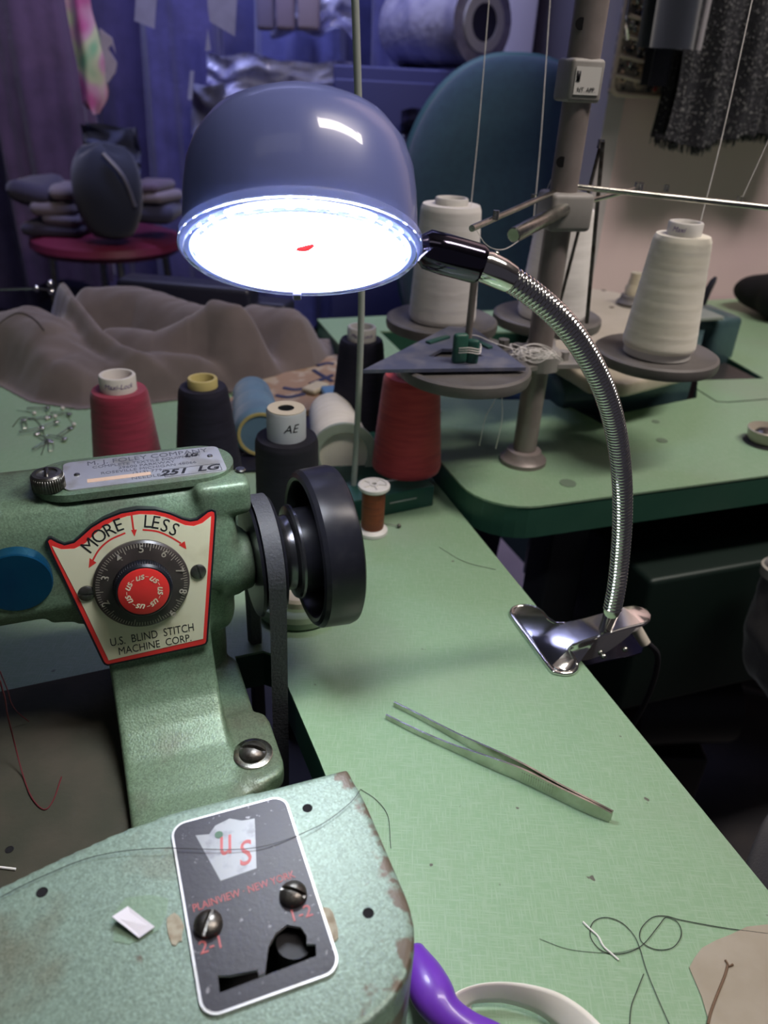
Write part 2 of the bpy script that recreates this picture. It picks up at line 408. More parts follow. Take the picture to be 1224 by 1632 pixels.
# ================================================================ GREEN BLIND STITCH MACHINE
MM = thing('blind_stitch_machine', OM, 'green hammertone blind-stitch sewing machine with red and cream dial plate, nearest the camera', 'sewing machine', AM)
K = Matrix.Scale(.001, 4)       # millimetres
C0L = V((-(OM).dot(EX), -(OM).dot(EY), H))
def rl(u, v):
    d = ray(u, v); return V((d.dot(EX), d.dot(EY), d.z))
def MBp(u, v, b):
    d = rl(u, v); return (C0L + d * ((b * .001 - C0L.y) / d.y)) * 1000
def MZp(u, v, z):
    d = rl(u, v); return (C0L + d * ((z * .001 - C0L.z) / d.z)) * 1000
def MAp(u, v, a):
    d = rl(u, v); return (C0L + d * ((a * .001 - C0L.x) / d.x)) * 1000

b = MB()
# arm and head
hp_ = [(76, 84), (14, 84), (8, 88), (6, 95), (9, 110), (14, 128), (18, 139), (24, 147), (33, 151), (66, 151), (74, 148), (78, 140), (78, 92)]
rear_shade_ = [(q[0], q[1]) for q in hp_[:12]] + [(84, 124), (106, 117), (106, 90), (98, 84)]  # unseen bulge behind the arm, added to shadow the table below
b.prism([(-q[0], q[1]) for q in rear_shade_], -280, -62, K @ Matrix(((0, 0, 1, 0), (-1, 0, 0, 0), (0, 1, 0, 0), (0, 0, 0, 1))))
b.box((-256, 40, 92), (70, 74, 118), K, bev=14)
b.cyl((-250, 36, 12), (-250, 36, 60), 7, 7, 20, K)
b.prism([(-q[0], q[1]) for q in hp_], -280, 10, K @ Matrix(((0, 0, 1, 0), (-1, 0, 0, 0), (0, 1, 0, 0), (0, 0, 0, 1))))
for k_ in range(7):
    a_k = radians(15 * k_); e_ = 9 * sin(a_k); g_ = 9 * (1 - cos(a_k))
    b.prism([(-max(g_ + 6, min(78 - g_, q[0] + (g_ if q[0] < 40 else -g_))), min(q[1], 151 - g_)) for q in hp_], 5, 14 + e_, K @ Matrix(((0, 0, 1, 0), (-1, 0, 0, 0), (0, 1, 0, 0), (0, 0, 0, 1))))
b.box((-24, 45, 84), (88, 66, 78), K, bev=14)
# column
b.box((-30, 30, 45), (58, 54, 110), K, bev=16)
b.box((-8, 50, 55), (46, 56, 110), K, bev=16)
# fillet between arm and column on the left
for k in range(7):
    a0 = radians(90 * k / 6); cx = -59 - 26 + 26 * sin(a0); cz = 84 - 26 + 26 * cos(a0)
    b.box((cx / 2 - 59 / 2 + 2, 40, cz / 2 + 45), (abs(-59 - cx) + 6, 62, abs(90 - cz) + 6), K, bev=2)
# foot flaring forward
prof = [(-58, 2), (-58, 95), (20, 95)]
for (zz, bf) in ((70, 4), (50, 2), (36, -4), (26, -14), (18, -28), (12, -50), (9, -90), (8, -140)):
    pass
fl_ = [(90, 4), (70, 3), (52, 0), (40, -6), (30, -15), (22, -27), (16, -44), (12, -70), (10, -140)]
pts = [(-bf_, z_) for (z_, bf_) in fl_] + [(140, 0), (-50, 0), (-50, 90)]
Mx = Matrix(((0, 0, 1, 0), (-1, 0, 0, 0), (0, 1, 0, 0), (0, 0, 0, 1)))     # (x,y,z)->(a=z, b=-x, z=y)
b.prism(pts, -59, 1, K @ Mx)
# boss at the right rear top, hub boss, right rear foot
b.box((16, 26, 141), (32, 22, 22), K, bev=4)
b.cyl((12, 25, 94), (31, 25, 94), 20, 18, 40, K)
b.cyl((14, 28, 94), (25, 25, 94), 23, 21, 40, K)
b.prism(rrect(-30, -80, 20, 40, 12), 0, 11, K)
b.prism(rrect(0, -76, 27, -20, 11), 0, 13, K)
body = part('body', b, HAMMER, MM, 0)
evaluated(body, [('REMESH', dict(mode='VOXEL', voxel_size=.0015)), ('SMOOTH', dict(factor=.8, iterations=9))])
for q in body.data.polygons: q.use_smooth = True

# near casting
b = MB()
bk = [MZp(u, v, 80) for (u, v) in ((0, 1410), (100, 1362), (190, 1322), (280, 1290), (420, 1256), (555, 1222))]
poly = [(p.x, p.y) for p in bk]
r_ = 26
fr = [(42, -160), (42, -205)] + [(42 - 40 + 40 * cos(a), -206 - 40 * sin(a)) for a in [radians(k * 15) for k in range(1, 6)]] + [(-10, -248), (-190, -262), (-190, -165)]
poly = poly[::1] + fr
poly = poly[::-1]
b.prism(inset(poly, .5), -2, 80, K)
blk = part('work_bed_casting', b, HAMMER_W, MM, 0)
pk = MB().box((-14, -208, 75), (40, 26, 40), K, bev=2); cut(blk, pk)
evaluated(blk, [('REMESH', dict(mode='VOXEL', voxel_size=.0014)), ('SMOOTH', dict(factor=.8, iterations=8))])
for q in blk.data.polygons: q.use_smooth = True
# dark mechanism seen inside the opening
b = MB().box((-14, -208, 58), (38, 24, 3), K); b.cyl((-4, -206, 55), (-4, -206, 76), 7, 7, 20, K)
part('feed_mechanism', b, pmat('dark_mechanism', (.02, .02, .022), .5, .5), MM)

# bed plate
bp_ = [(-280, 52), (-60, 56), (-55, 30), (-55, -140), (-280, -140)]
part('bed_plate', MB().prism(bp_[::-1], 0, 4, K), DUST_SHADED, MM)
# small bore holes on the near casting
for (u, v) in ((490, 1288), (587, 1455), (67, 1422), (15, 1354)):
    z_ = 80 if u != 15 else 4
    q = MZp(u, v, z_ + .05)
    ho = MB().lathe([(0, 0), (1.5, 0), (1.9, .25), (2.2, .05)], 20, K @ Matrix.Translation((q.x, q.y, z_ + .05)))
    part('bore_hole', ho, DARK, MM)

def screw(c, r, h, M, mat_, slot_ang, parent, name='screw', washer=None):
    """domed slotted screw; M maps local (x,y,z up) to the machine frame in mm"""
    def fn(s, t):
        rr = r * t; a = 2 * pi * s; x, y = rr * cos(a), rr * sin(a)
        z = h * sqrt(max(0, 1 - (t * .92) ** 2)) if t < .98 else 0
        xs = x * cos(slot_ang) + y * sin(slot_ang)
        if abs(xs) < r * .13: z = min(z, h * .45)
        return V((x, y, z))
    b = MB().grid(fn, 96, 26, K @ M, wrap=True)
    o = part(name, b, mat_, parent, 30)
    if washer:
        part('washer', MB().lathe([(0, -.5), (washer, -.5), (washer, .6), (washer - .6, 1.0), (r * .8, 1.0)], 40, K @ M), STEEL, o)
    return o
def Tm(a, b_, z): return Matrix.Translation((a, b_, z))
q = MZp(403, 1200, 14)
screw(None, 8, 6, Tm(q.x, q.y, 13.2), STEEL_D, radians(60), MM, washer=11.5)

# instrument plate on the near casting
x0, x1, y0, y1 = -41, 8.5, -225, -144
pl = part('index_plate', MB().prism(rrect(x0, y0, x1, y1, 6.5, 8), 79.8, 81.2, K), ALU, MM, label='silver-rimmed black metal plate')
op = [(607, 655), (612, 705), (882, 602), (880, 568), (855, 568), (855, 545), (838, 521), (800, 514), (768, 538), (748, 575), (738, 650), (722, 656), (718, 640), (640, 655)]
op = [MZp(x / 1.749, 1180 + y / 1.7478, 81) for (x, y) in op]; op = [(p.x, p.y) for p in op]
cut(pl, MB().prism(op, 70, 90, K))
fc = part('black_face', MB().prism(rrect(x0 + .9, y0 + .9, x1 - .9, y1 - .9, 5.6, 8), 81.1, 81.3, K), BLACK_ENAMEL, pl)
cut(fc, MB().prism(op, 70, 90, K))
for o in (pl, fc):
    for q in o.data.polygons: q.use_smooth = False
em = [(545, 265), (583, 262), (600, 238), (640, 218), (675, 224), (710, 218), (715, 357), (615, 392)]
em = [MZp(x / 1.749, 1180 + y / 1.7478, 81.3) for (x, y) in em]; em = [(p.x, p.y) for p in em]
part('emblem', MB().prism(em, 81.25, 81.42, K), EMBLEM, pl)
b = MB()
X_, Y_, N_ = V((1, 0, 0)), V((0, 1, 0)), V((0, 0, 1))
def pt81(x, y):
    p = MZp(x / 1.749, 1180 + y / 1.7478, 81.45); return p * .001
text_mb(b, 'u', .019, pt81(622, 285), X_, Y_, N_, shear=.3, sx=.62, bold=.0001)
text_mb(b, 'S', .016, pt81(678, 318), X_, Y_, N_, shear=.3, sx=.75, bold=.0001)
part('monogram', b, INK_RED, pl)
b = MB()
text_mb(b, 'PLAINVIEW · NEW YORK', .0046, pt81(682, 420), X_, Y_, N_, sx=.78, rot=radians(2))
text_mb(b, '2-1', .0070, pt81(590, 570), X_, Y_, N_)
text_mb(b, '1-2', .0070, pt81(838, 483), X_, Y_, N_)
part('faded_lettering', b, INK_RED, pl)
part('rivet_hole', MB().cyl(pt81(610, 263) * 1000 - V((0, 0, .5)), pt81(610, 263) * 1000 + V((0, 0, .15)), 1.7, 1.7, 20, K), pmat('green_paint_hole', (.05, .12, .07), .5), pl)
for (x, y, an) in ((580, 508, -.5), (817, 425, .9)):
    q = MZp(x / 1.749, 1180 + y / 1.7478, 83)
    screw(None, 5.4, 4.2, Tm(q.x, q.y, 81.3), STEEL_D, an, pl)
# raised lip above the opening
lp = [MZp(x / 1.749, 1180 + y / 1.7478, 81.3) for (x, y) in ((612, 590), (740, 540), (742, 575), (735, 640), (716, 636), (640, 652))]
vs = [V((p.x, p.y, 81.2)) for p in lp]; 
cen = sum(vs, V()) / 6
b = MB(); n6 = 6
b.add(vs + [cen + (p - cen) * .82 + V((0, 0, -1.8)) for p in vs], [(i, (i + 1) % 6, (i + 1) % 6 + 6, i + 6) for i in range(6)] + [tuple(range(6, 12))], K)
part('pressed_recess', b, STEEL_D, pl)
# chipped filler at both sides of the plate
for (x, y, r_) in ((487, 525, 4.5), (915, 510, 5.0)):
    q = MZp(x / 1.749, 1180 + y / 1.7478, 80.4); random.seed(int(x))
    po = [(q.x + r_ * (.55 + .25 * random.random()) * cos(k * .45), q.y + r_ * (1.2 + .5 * random.random()) * sin(k * .45)) for k in range(14)]
    part('filler_chip', MB().prism(po, 79.5, 80.4, K), pmat('tan_filler', (.36, .33, .25), .8, 0, (.24, .2, .14), 300), MM)

# dial plate on the front of the head
TP = radians(11.5); PO = V((0, -1.0, 56))      # the plate leans back by 11.5 degrees
Nf0 = V((0, -cos(TP), sin(TP))); Yf0 = V((0, sin(TP), cos(TP)))
def plane_hit(u, v, lift):
    d = rl(u, v); o_ = C0L * 1000; t_ = ((PO + Nf0 * lift - o_).dot(Nf0)) / d.dot(Nf0); return o_ + d * t_
def dp(x, y):
    p = plane_hit(x / 2.914, 660 + y / 2.914, 1.8) - PO; return (p.x, p.dot(Yf0))
outl = [(212, 592), (222, 577), (240, 574), (268, 590), (300, 602), (340, 592), (375, 562), (420, 522), (480, 486), (560, 455), (640, 441), (720, 441), (790, 458), (850, 484), (885, 492), (915, 487), (940, 468), (962, 450), (985, 443), (1003, 452), (1006, 475), (966, 1055), (958, 1070), (940, 1077), (500, 1170), (484, 1164), (474, 1150), (235, 650)]
outl = [dp(x, y) for (x, y) in outl]
def Fm(off=0): return K @ Tm(*PO) @ Matrix(((1, 0, 0, 0), (0, Yf0.y, Nf0.y, 0), (0, Yf0.z, Nf0.z, 0), (0, 0, 0, 1)))
dpl = part('dial_plate', MB().prism(outl, -6, 1.6, Fm()), BLACK_PL, MM, label='cream plate with red border and black rim')
part('red_border', MB().prism(inset(outl, 1.1), 1.55, 1.75, Fm()), RED_P, dpl)
crm = [(241, 612), (285, 628), (345, 625), (395, 600), (440, 557), (480, 523), (530, 494), (590, 474), (650, 465), (710, 467), (765, 478), (815, 497), (860, 516), (900, 520), (940, 506), (965, 486), (980, 474), (978, 520), (943, 1043), (505, 1143), (370, 860)]
part('cream_face', MB().prism([dp(*q) for q in crm], 1.7, 1.95, Fm()), CREAM, dpl)
b = MB()
Xf, Yf, Nf = V((1, 0, 0)), Yf0, Nf0
def fp(x, y, lift=2.0):
    return plane_hit(x / 2.914, 660 + y / 2.914, lift) * .001
dc = fp(660, 785, 1.9)
def pang(d_): return atan2(d_.dot(Yf0), d_.x)
RotP = Matrix(((1, 0, 0, 0), (0, Yf0.y, Nf0.y, 0), (0, Yf0.z, Nf0.z, 0), (0, 0, 0, 1)))
# curved words
for s_, (xa, ya) in zip('MORE', ((418, 612), (462, 568), (508, 540), (550, 518))):
    p = fp(xa, ya); d_ = p - dc; an = pang(d_) - pi / 2
    text_mb(b, s_, .0108, p, Xf, Yf, Nf, rot=an * .95, sx=.9)
for s_, (xa, ya) in zip('LESS', ((685, 501), (722, 506), (766, 520), (808, 538))):
    p = fp(xa, ya); d_ = p - dc; an = pang(d_) - pi / 2
    text_mb(b, s_, .0108, p, Xf, Yf, Nf, rot=an * .95 , sx=.9)
part('dial_lettering', b, INK, dpl)
b = MB()
text_mb(b, 'U.S.  BLIND  STITCH', .0072, fp(710, 1026), Xf, Yf, Nf, sx=.74)
text_mb(b, 'MACHINE  CORP.', .0068, fp(722, 1071), Xf, Yf, Nf, sx=.78)
part('maker_lettering', b, INK, dpl)
b = MB()
def arc_strip(x_pts, w_):
    P = smooth_path([fp(x, y) for (x, y) in x_pts], 20)
    vs = []; fs = []
    for i, p in enumerate(P):
        t = (P[min(i + 1, 19)] - P[max(i - 1, 0)]).normalized(); n = Nf0.cross(t)
        vs += [p + n * w_, p - n * w_]
    fs = [(2 * i, 2 * i + 1, 2 * i + 3, 2 * i + 2) for i in range(19)]
    b.add(vs, fs)
def tri(pts): b.add([fp(x, y, 2.02) for (x, y) in pts], [(0, 1, 2)])
arc_strip([(582, 552), (510, 585), (460, 630), (425, 690)], .0005); tri([(412, 715), (416, 668), (448, 690)])
arc_strip([(662, 537), (730, 545), (790, 570), (840, 600)], .0005); tri([(866, 628), (858, 590), (830, 608)])
arc_strip([(611, 470), (615, 500), (619, 530), (622, 540)], .0005); tri([(625, 568), (608, 538), (636, 536)])
part('red_arrows', b, RED_P, dpl, 0)
for (x, y, an) in ((402, 833, 1.5), (921, 732, .2)):
    q = fp(x, y) * 1000
    screw(None, 4.6, 1.8, Tm(q.x, q.y + .2, q.z) @ RotP, STEEL_D, an, dpl)
# dial
dcm = dc * 1000
Md = K @ Tm(dcm.x, dcm.y, dcm.z) @ RotP
R_ = (fp(885, 785) - fp(437, 785)).length * 500
dl = part('dial', MB().lathe([(0, 0), (R_, 0), (R_, 1.6), (R_ - 1.2, 2.6), (R_ * .62, 4.2), (R_ * .6, 4.2), (0, 4.2)], 96, Md), DIAL, MM, 25)
b = MB()
for k in range(100):
    a = 2 * pi * k / 100; r0, r1 = R_ - 1.3, R_ - (3.4 if k % 10 else 5.2)
    if 3.4 < a < 5.9 and k % 2: pass
    def pp(r, w_): return V((r * cos(a) - w_ * sin(a), r * sin(a) + w_ * cos(a), 2.62 + (R_ - 1.2 - r) / (R_ * .38 - 1.2) * 1.6 + .1))
    b.add([pp(r0, -.16), pp(r0, .16), pp(r1, .16), pp(r1, -.16)], [(0, 1, 2, 3)], Md)
part('tick_marks', b, TICK, dl, 0)
b = MB()
for s_, (x, y) in (('3', (490, 752)), ('4', (552, 660)), ('5', (654, 618)), ('6', (760, 640)), ('7', (830, 716)), ('8', (845, 812)), ('9', (797, 912)), ('2', (490, 868))):
    p = fp(x, y, 2.0); d_ = p - dc; rr = d_.length; an = pang(d_) - pi / 2
    p = dc + d_ + Nf0 * .0036
    text_mb(b, s_, .0062, p, Xf, Yf, Nf, rot=an, bold=.00005)
part('numbers', b, TICK, dl, 0)
kr = R_ * .60
kb = MB().lathe([(kr, 3.8), (kr, 10.5), (kr - 1.2, 12), (kr - 1.6, 12), (0, 12)], 80, Md)
vv = len(kb.v)
kn = part('knob', kb, BLACK_PL, dl, 25)
b = MB()
for k in range(72):
    a = 2 * pi * k / 72; b.box((kr * cos(a), kr * sin(a), 7), (.5, .35, 6), Md)
part('knurling', b, BLACK_PL, kn, 0)
part('red_cap', MB().lathe([(kr - 2, 11.8), (kr - 2, 12.3), (kr - 2.4, 12.5), (0, 12.5)], 64, Md), RED_P, kn)
b = MB()
for k in range(7):
    a = pi / 2 + 2 * pi * k / 7 + .15; rr = (kr - 2) * .66 * .001
    p = dc + Xf * rr * cos(a) + Yf0 * rr * sin(a) + Nf0 * .01262
    text_mb(b, 'us', .0056, p, Xf, Yf, Nf, rot=a - pi / 2, shear=.25, bold=.00008)
    a2 = a + pi / 7
    c_ = dc + Xf * rr * cos(a2) + Yf0 * rr * sin(a2) + Nf0 * .01266; tx = Yf0 * cos(a2) - Xf * sin(a2); ty = Xf * cos(a2) + Yf0 * sin(a2)
    b.add([c_ + tx * .0009 + ty * .00015, c_ - tx * .0009 + ty * .00015, c_ - tx * .0009 - ty * .00015, c_ + tx * .0009 - ty * .00015], [(0, 1, 2, 3)])
part('knob_lettering', b, pmat('cream_print', (.75, .65, .45), .5), kn, 0)

# blue mirrored cap at the left
q = MBp(26, 930, 6)
Mb_ = K @ Tm(q.x, 8, q.z) @ Matrix.Rotation(radians(90), 4, 'X')
rb = (MBp(85, 925, 6) - MBp(26, 930, 6)).length
part('blue_cap', MB().lathe([(0, -6), (rb, -6), (rb, 1.5), (rb - .7, 2.2), (0, 2.2)], 64, Mb_),
     pmat('dark_blue_foil', (.006, .055, .16), .16, .6, (.01, .11, .20), 18, .3, .7, .12, 60, .002), MM, label='round glossy dark blue cap')

# top pad, name plate, knurled knob
pad = part('top_cover', MB().prism(rrect(-84, 23, 27, 67, 21, 10), 150, 154.2, K), HAMMER, MM)
npm = part('name_plate', MB().prism(rrect(-67, 27.5, 21, 62, 4, 6), 154, 155, K), ALU, MM, label='worn silver nameplate with dealer lettering')
for a_ in (-60, 14.5):
    part('rivet', MB().sphere((a_, 45 + (4 if a_ > 0 else 0), 155), 1.8, 12, (1, 1, .5), K), STEEL, npm)
b = MB()
def nt(s_, size, a_, b__, **kw): text_mb(b, s_, size, V((a_, b__, 155.1)) * .001, X_, Y_, N_, **kw)
nt('M. J. FOLEY COMPANY', .0072, -20, 57.2, sx=.95)
nt('COMPLETE TEXTILE EQUIPMENT', .0042, -21, 51.6, sx=1.0)
nt('29600 PARKWAY', .0042, -22, 47.2)
nt('ROSEVILLE MICHIGAN 48066', .0042, -21, 42.9)
nt('(313) 779-', .0042, -22, 38.4)
nt('NEEDLE', .0046, -24, 32)
part('engraved_lettering', b, INK_GREY, npm, 0)
b = MB()
nt('251  LG', .0088, 0, 33.5, shear=.3, bold=.0003, sx=1.15)
nt('LG', .006, 4, 53, shear=.3, bold=.0003)
part('handwriting', b, INK, npm, 0)
b = MB()
for (xa, ya, xb, yb) in ((-14, 29, 18, 29), (-14, 38, 18, 38), (-14, 29, -14, 38), (18, 29, 18, 38)):
    b.box(((xa + xb) / 2, (ya + yb) / 2, 155.05), (abs(xb - xa) + .3, abs(yb - ya) + .3, .1), K)
part('number_frame', b, INK, npm, 0)
part('tape_strip', MB().box((-38, 35.5, 155.1), (34, 4, .2), K), pmat('peach_tape', (.62, .42, .30), .6), npm)
q = MZp(73, 748, 166)
b = MB().lathe([(7.2, 0), (8.2, .8), (8.2, 8.5), (7.4, 9.5), (5.5, 9.8), (5.3, 8.8), (0, 8.8)], 60, K @ Tm(q.x, q.y, 154.4))
kk = part('thumb_screw', b, STEEL_D, MM)
b = MB()
for k in range(40):
    a = 2 * pi * k / 40; b.box((8.2 * cos(a), 8.2 * sin(a), 4.6), (.8, .5, 7.2), K @ Tm(q.x, q.y, 154.4))
b.box((0, 0, 9.3), (1.8, 11, 1.8), K @ Tm(q.x, q.y, 154.4))
part('knurling', b, STEEL_D, kk, 0)
q = MZp(383, 748, 153)
part('oil_cap', MB().lathe([(0, 0), (3.2, 0), (2.6, .8), (0, .8)], 24, K @ Tm(q.x, q.y, 152.8)), STEEL, MM)

# pulley, collars, hand wheel, belt : axis along the machine's x
Ma = K @ Tm(0, 25, 94) @ Matrix.Rotation(radians(90), 4, 'Y')
sh = part('drive_shaft', MB().lathe([(9, 15), (9, 34), (12, 34), (12, 60)], 40, Ma), CHROME, MM)
part('pulley', MB().lathe([(12, 31), (36, 31), (37, 32.5), (33, 35), (33, 42), (37.5, 44.5), (36.5, 46), (20, 46)], 72, Ma), BLACK_PL, MM, 30)
part('collar', MB().lathe([(16, 46), (25, 46), (26, 47), (24.5, 49), (23.5, 52), (24, 55), (29, 56), (30, 57.5), (30, 59), (20, 59)], 64, Ma),
     pmat('worn_black_steel', (.12, .12, .13), .25, .9, (.03, .03, .035), 60), MM, 30)
part('hand_wheel', MB().lathe([(10, 59), (27, 59), (27, 60), (27, 84), (40, 86), (42.5, 84), (43, 68), (44, 65.5), (46, 64.5), (48.5, 65.5), (50.5, 68), (51.5, 85), (50.5, 88.5), (48, 90), (42, 91), (30, 90), (10, 90)], 96, Ma), BLACK_PL, MM, 28)
# V belt
bz0 = -330
def belt():
    P = []
    for k in range(25):
        a = pi * k / 24; P.append(V((38.5, 25 + 36.5 * cos(a), 94 + 36.5 * sin(a))))
    # down the front strand, round the motor pulley, up the rear
    for k in range(1, 10): P.append(V((38.5, -11.5 + 1.2 * k, 94 - (94 - bz0) * k / 10)))
    for k in range(13):
        a = pi + pi * k / 12; P.append(V((38.5, 25 + 24 * cos(a), bz0 + 24 * sin(a))))
    for k in range(9, 0, -1): P.append(V((38.5, 61.5 - 1.2 * k, 94 - (94 - bz0) * k / 10)))
    n = len(P); vs = []; fs = []
    for i, p in enumerate(P):
        t = (P[(i + 1) % n] - P[i - 1]).normalized(); nn = V((0, t.z, -t.y))
        for (da, dn) in ((-5.2, 2.6), (5.2, 2.6), (3.2, -3.6), (-3.2, -3.6)):
            vs.append(p + V((da, 0, 0)) + nn * dn * (1))
    for i in range(n):
        j = (i + 1) % n
        for k in range(4): fs.append((i * 4 + k, i * 4 + (k + 1) % 4, j * 4 + (k + 1) % 4, j * 4 + k))
    return MB().add(vs, fs, K)
part('drive_belt', belt(), RUBBER, MM, 40)
# wires and threads hanging in the throat belong to the machine's needle side
def thread(px, zf, r=.00018, m=None, n=60, name='loose_thread', label='', cat='thread', group=None):
    P = [PZ(u, v, z) for (u, v, z) in px] if len(px[0]) == 3 else [PZ(u, v, zf) for (u, v) in px]
    c = P[0].copy()
    return solo(name, MB().path(smooth_path(P, n), r, 6), m or INK, c, label, cat, group)
DRED = pmat('dark_red_thread', (.10, .01, .015), .7)
thread([(0, 1085, .10), (8, 1115, .08), (12, 1140, .05), (22, 1180, .02), (35, 1230, .006), (50, 1270, .0048), (70, 1290, .0045), (85, 1275, .0045), (98, 1238, .0045)], 0, .0004, DRED, label='long dark red thread hanging under the machine arm and curling on its bed')
thread([(0, 1070, .10), (12, 1100, .07), (18, 1120, .05), (28, 1135, .02), (46, 1150, .006)], 0, .0003, DRED, label='short dark red thread end with a tiny knot under the machine arm')

# ================================================================ CLIP LAMP
LC = PD(481, 399, .362)
hdir = V((-LC.x, -LC.y, 0)).normalized()
At = radians(57)
nrm = hdir * cos(At) + V((0, 0, -sin(At)))
zax = -nrm
# keep the disc's x axis level in the place, turned to the right
xax = hdir.cross(V((0, 0, -1))).normalized()
if xax.x < 0: xax = -xax
yax = zax.cross(xax)
ML = Matrix((( xax.x, yax.x, zax.x, LC.x), (xax.y, yax.y, zax.y, LC.y), (xax.z, yax.z, zax.z, LC.z), (0, 0, 0, 1)))
clip_o = PZ(900, 1005, 0)
lamp = thing('clip_lamp', clip_o, 'switched-on clip-on lamp with round bloom-tinted blue-grey head and chrome gooseneck clamped to table edge', 'lamp')
ML = Matrix.Translation(-clip_o) @ ML
RL = .0520
head = part('lamp_shade', MB().lathe([(0, .015), (RL - .005, .015), (RL - .0035, .001), (RL - .0015, .001), (RL - .0005, .005), (RL - .0008, .024), (RL - .0018, .034), (RL - .0045, .0425), (RL - .0100, .0505), (RL - .019, .0565), (RL - .032, .0605), (.008, .0625), (0, .0628)], 96, ML), SHADE, lamp, 50)
part('lens_ring', MB().lathe([(RL - .006, -.0035), (RL - .001, -.0035), (RL + .0015, -.001), (RL + .0015, .003), (RL - .001, .005), (RL - .006, .004)], 96, ML, close=True), GLASS, lamp, 40)
dif = part('diffuser', MB().lathe([(0, .002), (RL - .010, .002), (RL - .0095, .004), (RL - .0095, .010), (0, .010)], 64, ML), GLOW, lamp)
b = MB()
for k in range(34):
    a = 2 * pi * k / 34; b.sphere(((RL - .0075) * cos(a), (RL - .0075) * sin(a), .0015), .0022, 8, (1, 1, .5), ML)
o = part('led_ring', b, LEDC, lamp); 
# catch at the rim and red mark in the middle
b = MB().box((-.0025, .0440, -.0050), (.0042, .008, .004), ML, bev=.0008)
part('lens_catch', b, pmat('dark_catch', (.06, .06, .12), .3), lamp)
mark = smooth_path([V((-.003, .0025, 0)), V((.0015, .001, 0)), V((.0058, -.0035, 0))], 16)
mkb = MB(); vs = []
for i, p_ in enumerate(mark):
    w_ = .0022 * sin(pi * (i + .6) / 16.2) + .0001; vs += [p_ + V((.3, 1, 0)) * w_, p_ - V((.3, 1, 0)) * w_]
mkb.add([V((q.x, q.y, .0008)) for q in vs] + [V((q.x, q.y, .0016)) for q in vs], [(2 * i, 2 * i + 1, 2 * i + 3, 2 * i + 2) for i in range(15)] + [(32 + 2 * i, 32 + 2 * i + 1, 32 + 2 * i + 3, 32 + 2 * i + 2) for i in range(15)], ML)
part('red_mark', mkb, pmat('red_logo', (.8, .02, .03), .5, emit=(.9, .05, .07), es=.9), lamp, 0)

gp = [(700, 403, .372), (740, 413, .374), (790, 432, .377), (840, 462, .385), (890, 505, .398), (930, 557, .416), (963, 622, .440), (982, 690, .468), (991, 760, .492), (992, 830, .512), (988, 890, .527), (982, 940, .538), (975, 975, .546)]
G = [PD(*g) - clip_o for g in gp]
fine = smooth_path(G, 400)
L_ = [0]
for i in range(1, 400): L_.append(L_[-1] + (fine[i] - fine[i - 1]).length)
def at_len(s):
    for i in range(1, 400):
        if L_[i] >= s:
            t = (s - L_[i - 1]) / max(1e-9, L_[i] - L_[i - 1]); return fine[i - 1].lerp(fine[i], t)
    return fine[-1]
Ltot = L_[-1]
s0 = .022 + .013     # ferrule lengths before the spring starts
pitch = .00245; nr = int((Ltot - s0) / pitch); pts = []; rad = []
for k in range(nr):
    for (ds, rr) in ((0, .0053), (.12, .0059), (.35, .0063), (.6, .0062), (.82, .0058), (.93, .0053)):
        pts.append(at_len(s0 + (k + ds) * pitch)); rad.append(rr)
part('gooseneck', MB().path(pts, rad, 28), CHROME, lamp, 180)
part('ferrule', MB().path([at_len(.019), at_len(.0225), at_len(.030), at_len(s0 + .001)], [.0064, .0074, .0072, .0066], 32), CHROME, lamp, 40)
j0 = at_len(0); jd = (at_len(.02) - j0).normalized()
jm = MB().path([j0 - jd * .010, j0 - jd * .006, j0 + jd * .003, at_len(.019), at_len(.021)], [.0055, .0088, .0092, .0090, .0080], 32)
part('swivel_joint', jm, CHROME_D, lamp, 40)
part('set_screw', MB().sphere(tuple(at_len(.027) + V((0, 0, .0072))), .0016, 10), STEEL, lamp)
# stem below the spring, standing in the clamp
stem_top = G[-1]; stem_bot = PZ(963, 1008, .014) - clip_o
part('stem', MB().path([stem_top, stem_top.lerp(stem_bot, .2), stem_bot], [.0052, .0048, .0048], 24), CHROME, lamp)
# upper jaw: pressed sheet
def jaw(pts, th=.0016):
    P = [PZ(u, v, z) - clip_o for (u, v, z) in pts]; n = len(P)
    c = sum(P, V()) / n
    b = MB(); vs = P + [c + (p - c) * .955 + V((0, 0, th)) for p in P] + [p + V((0, 0, -.0006)) for p in P]
    fs = [(i, (i + 1) % n, (i + 1) % n + n, i + n) for i in range(n)] + [(i, (i + 1) % n, (i + 1) % n + 2 * n, i + 2 * n) for i in range(n)]
    bm = bmesh.new(); bv = [bm.verts.new(p) for p in vs]
    for f in fs: bm.faces.new([bv[i] for i in f])
    f1 = bm.faces.new([bv[i + n] for i in range(n)]); f2 = bm.faces.new([bv[i + 2 * n] for i in range(n)][::-1])
    bmesh.ops.triangulate(bm, faces=[f1, f2]); b.bm(bm); return b
out = [(818, 984, .001), (815, 975, .001), (820, 969, .001), (833, 966, .001), (850, 968, .002), (862, 974, .003), (872, 985, .005), (884, 993, .008), (900, 994, .011), (930, 988, .015), (965, 978, .019), (995, 969, .023), (1015, 966, .024), (1030, 970, .024), (1037, 980, .024), (1036, 990, .024),
       (1025, 997, .023), (985, 1007, .021), (950, 1018, .018), (912, 1030, .012), (908, 1036, .008), (915, 1050, .004), (919, 1062, .001), (915, 1070, .001), (903, 1074, .001), (888, 1072, .001), (878, 1066, .001), (850, 1028, .001)]
jb = jaw(out)
rim_ = [PZ(u, v, z + .0004) - clip_o for (u, v, z) in (out[19:] + out[:9])]
jb.path(smooth_path(rim_, 70), .0016, 10)
part('upper_jaw', jb, CHROME, lamp, 40)
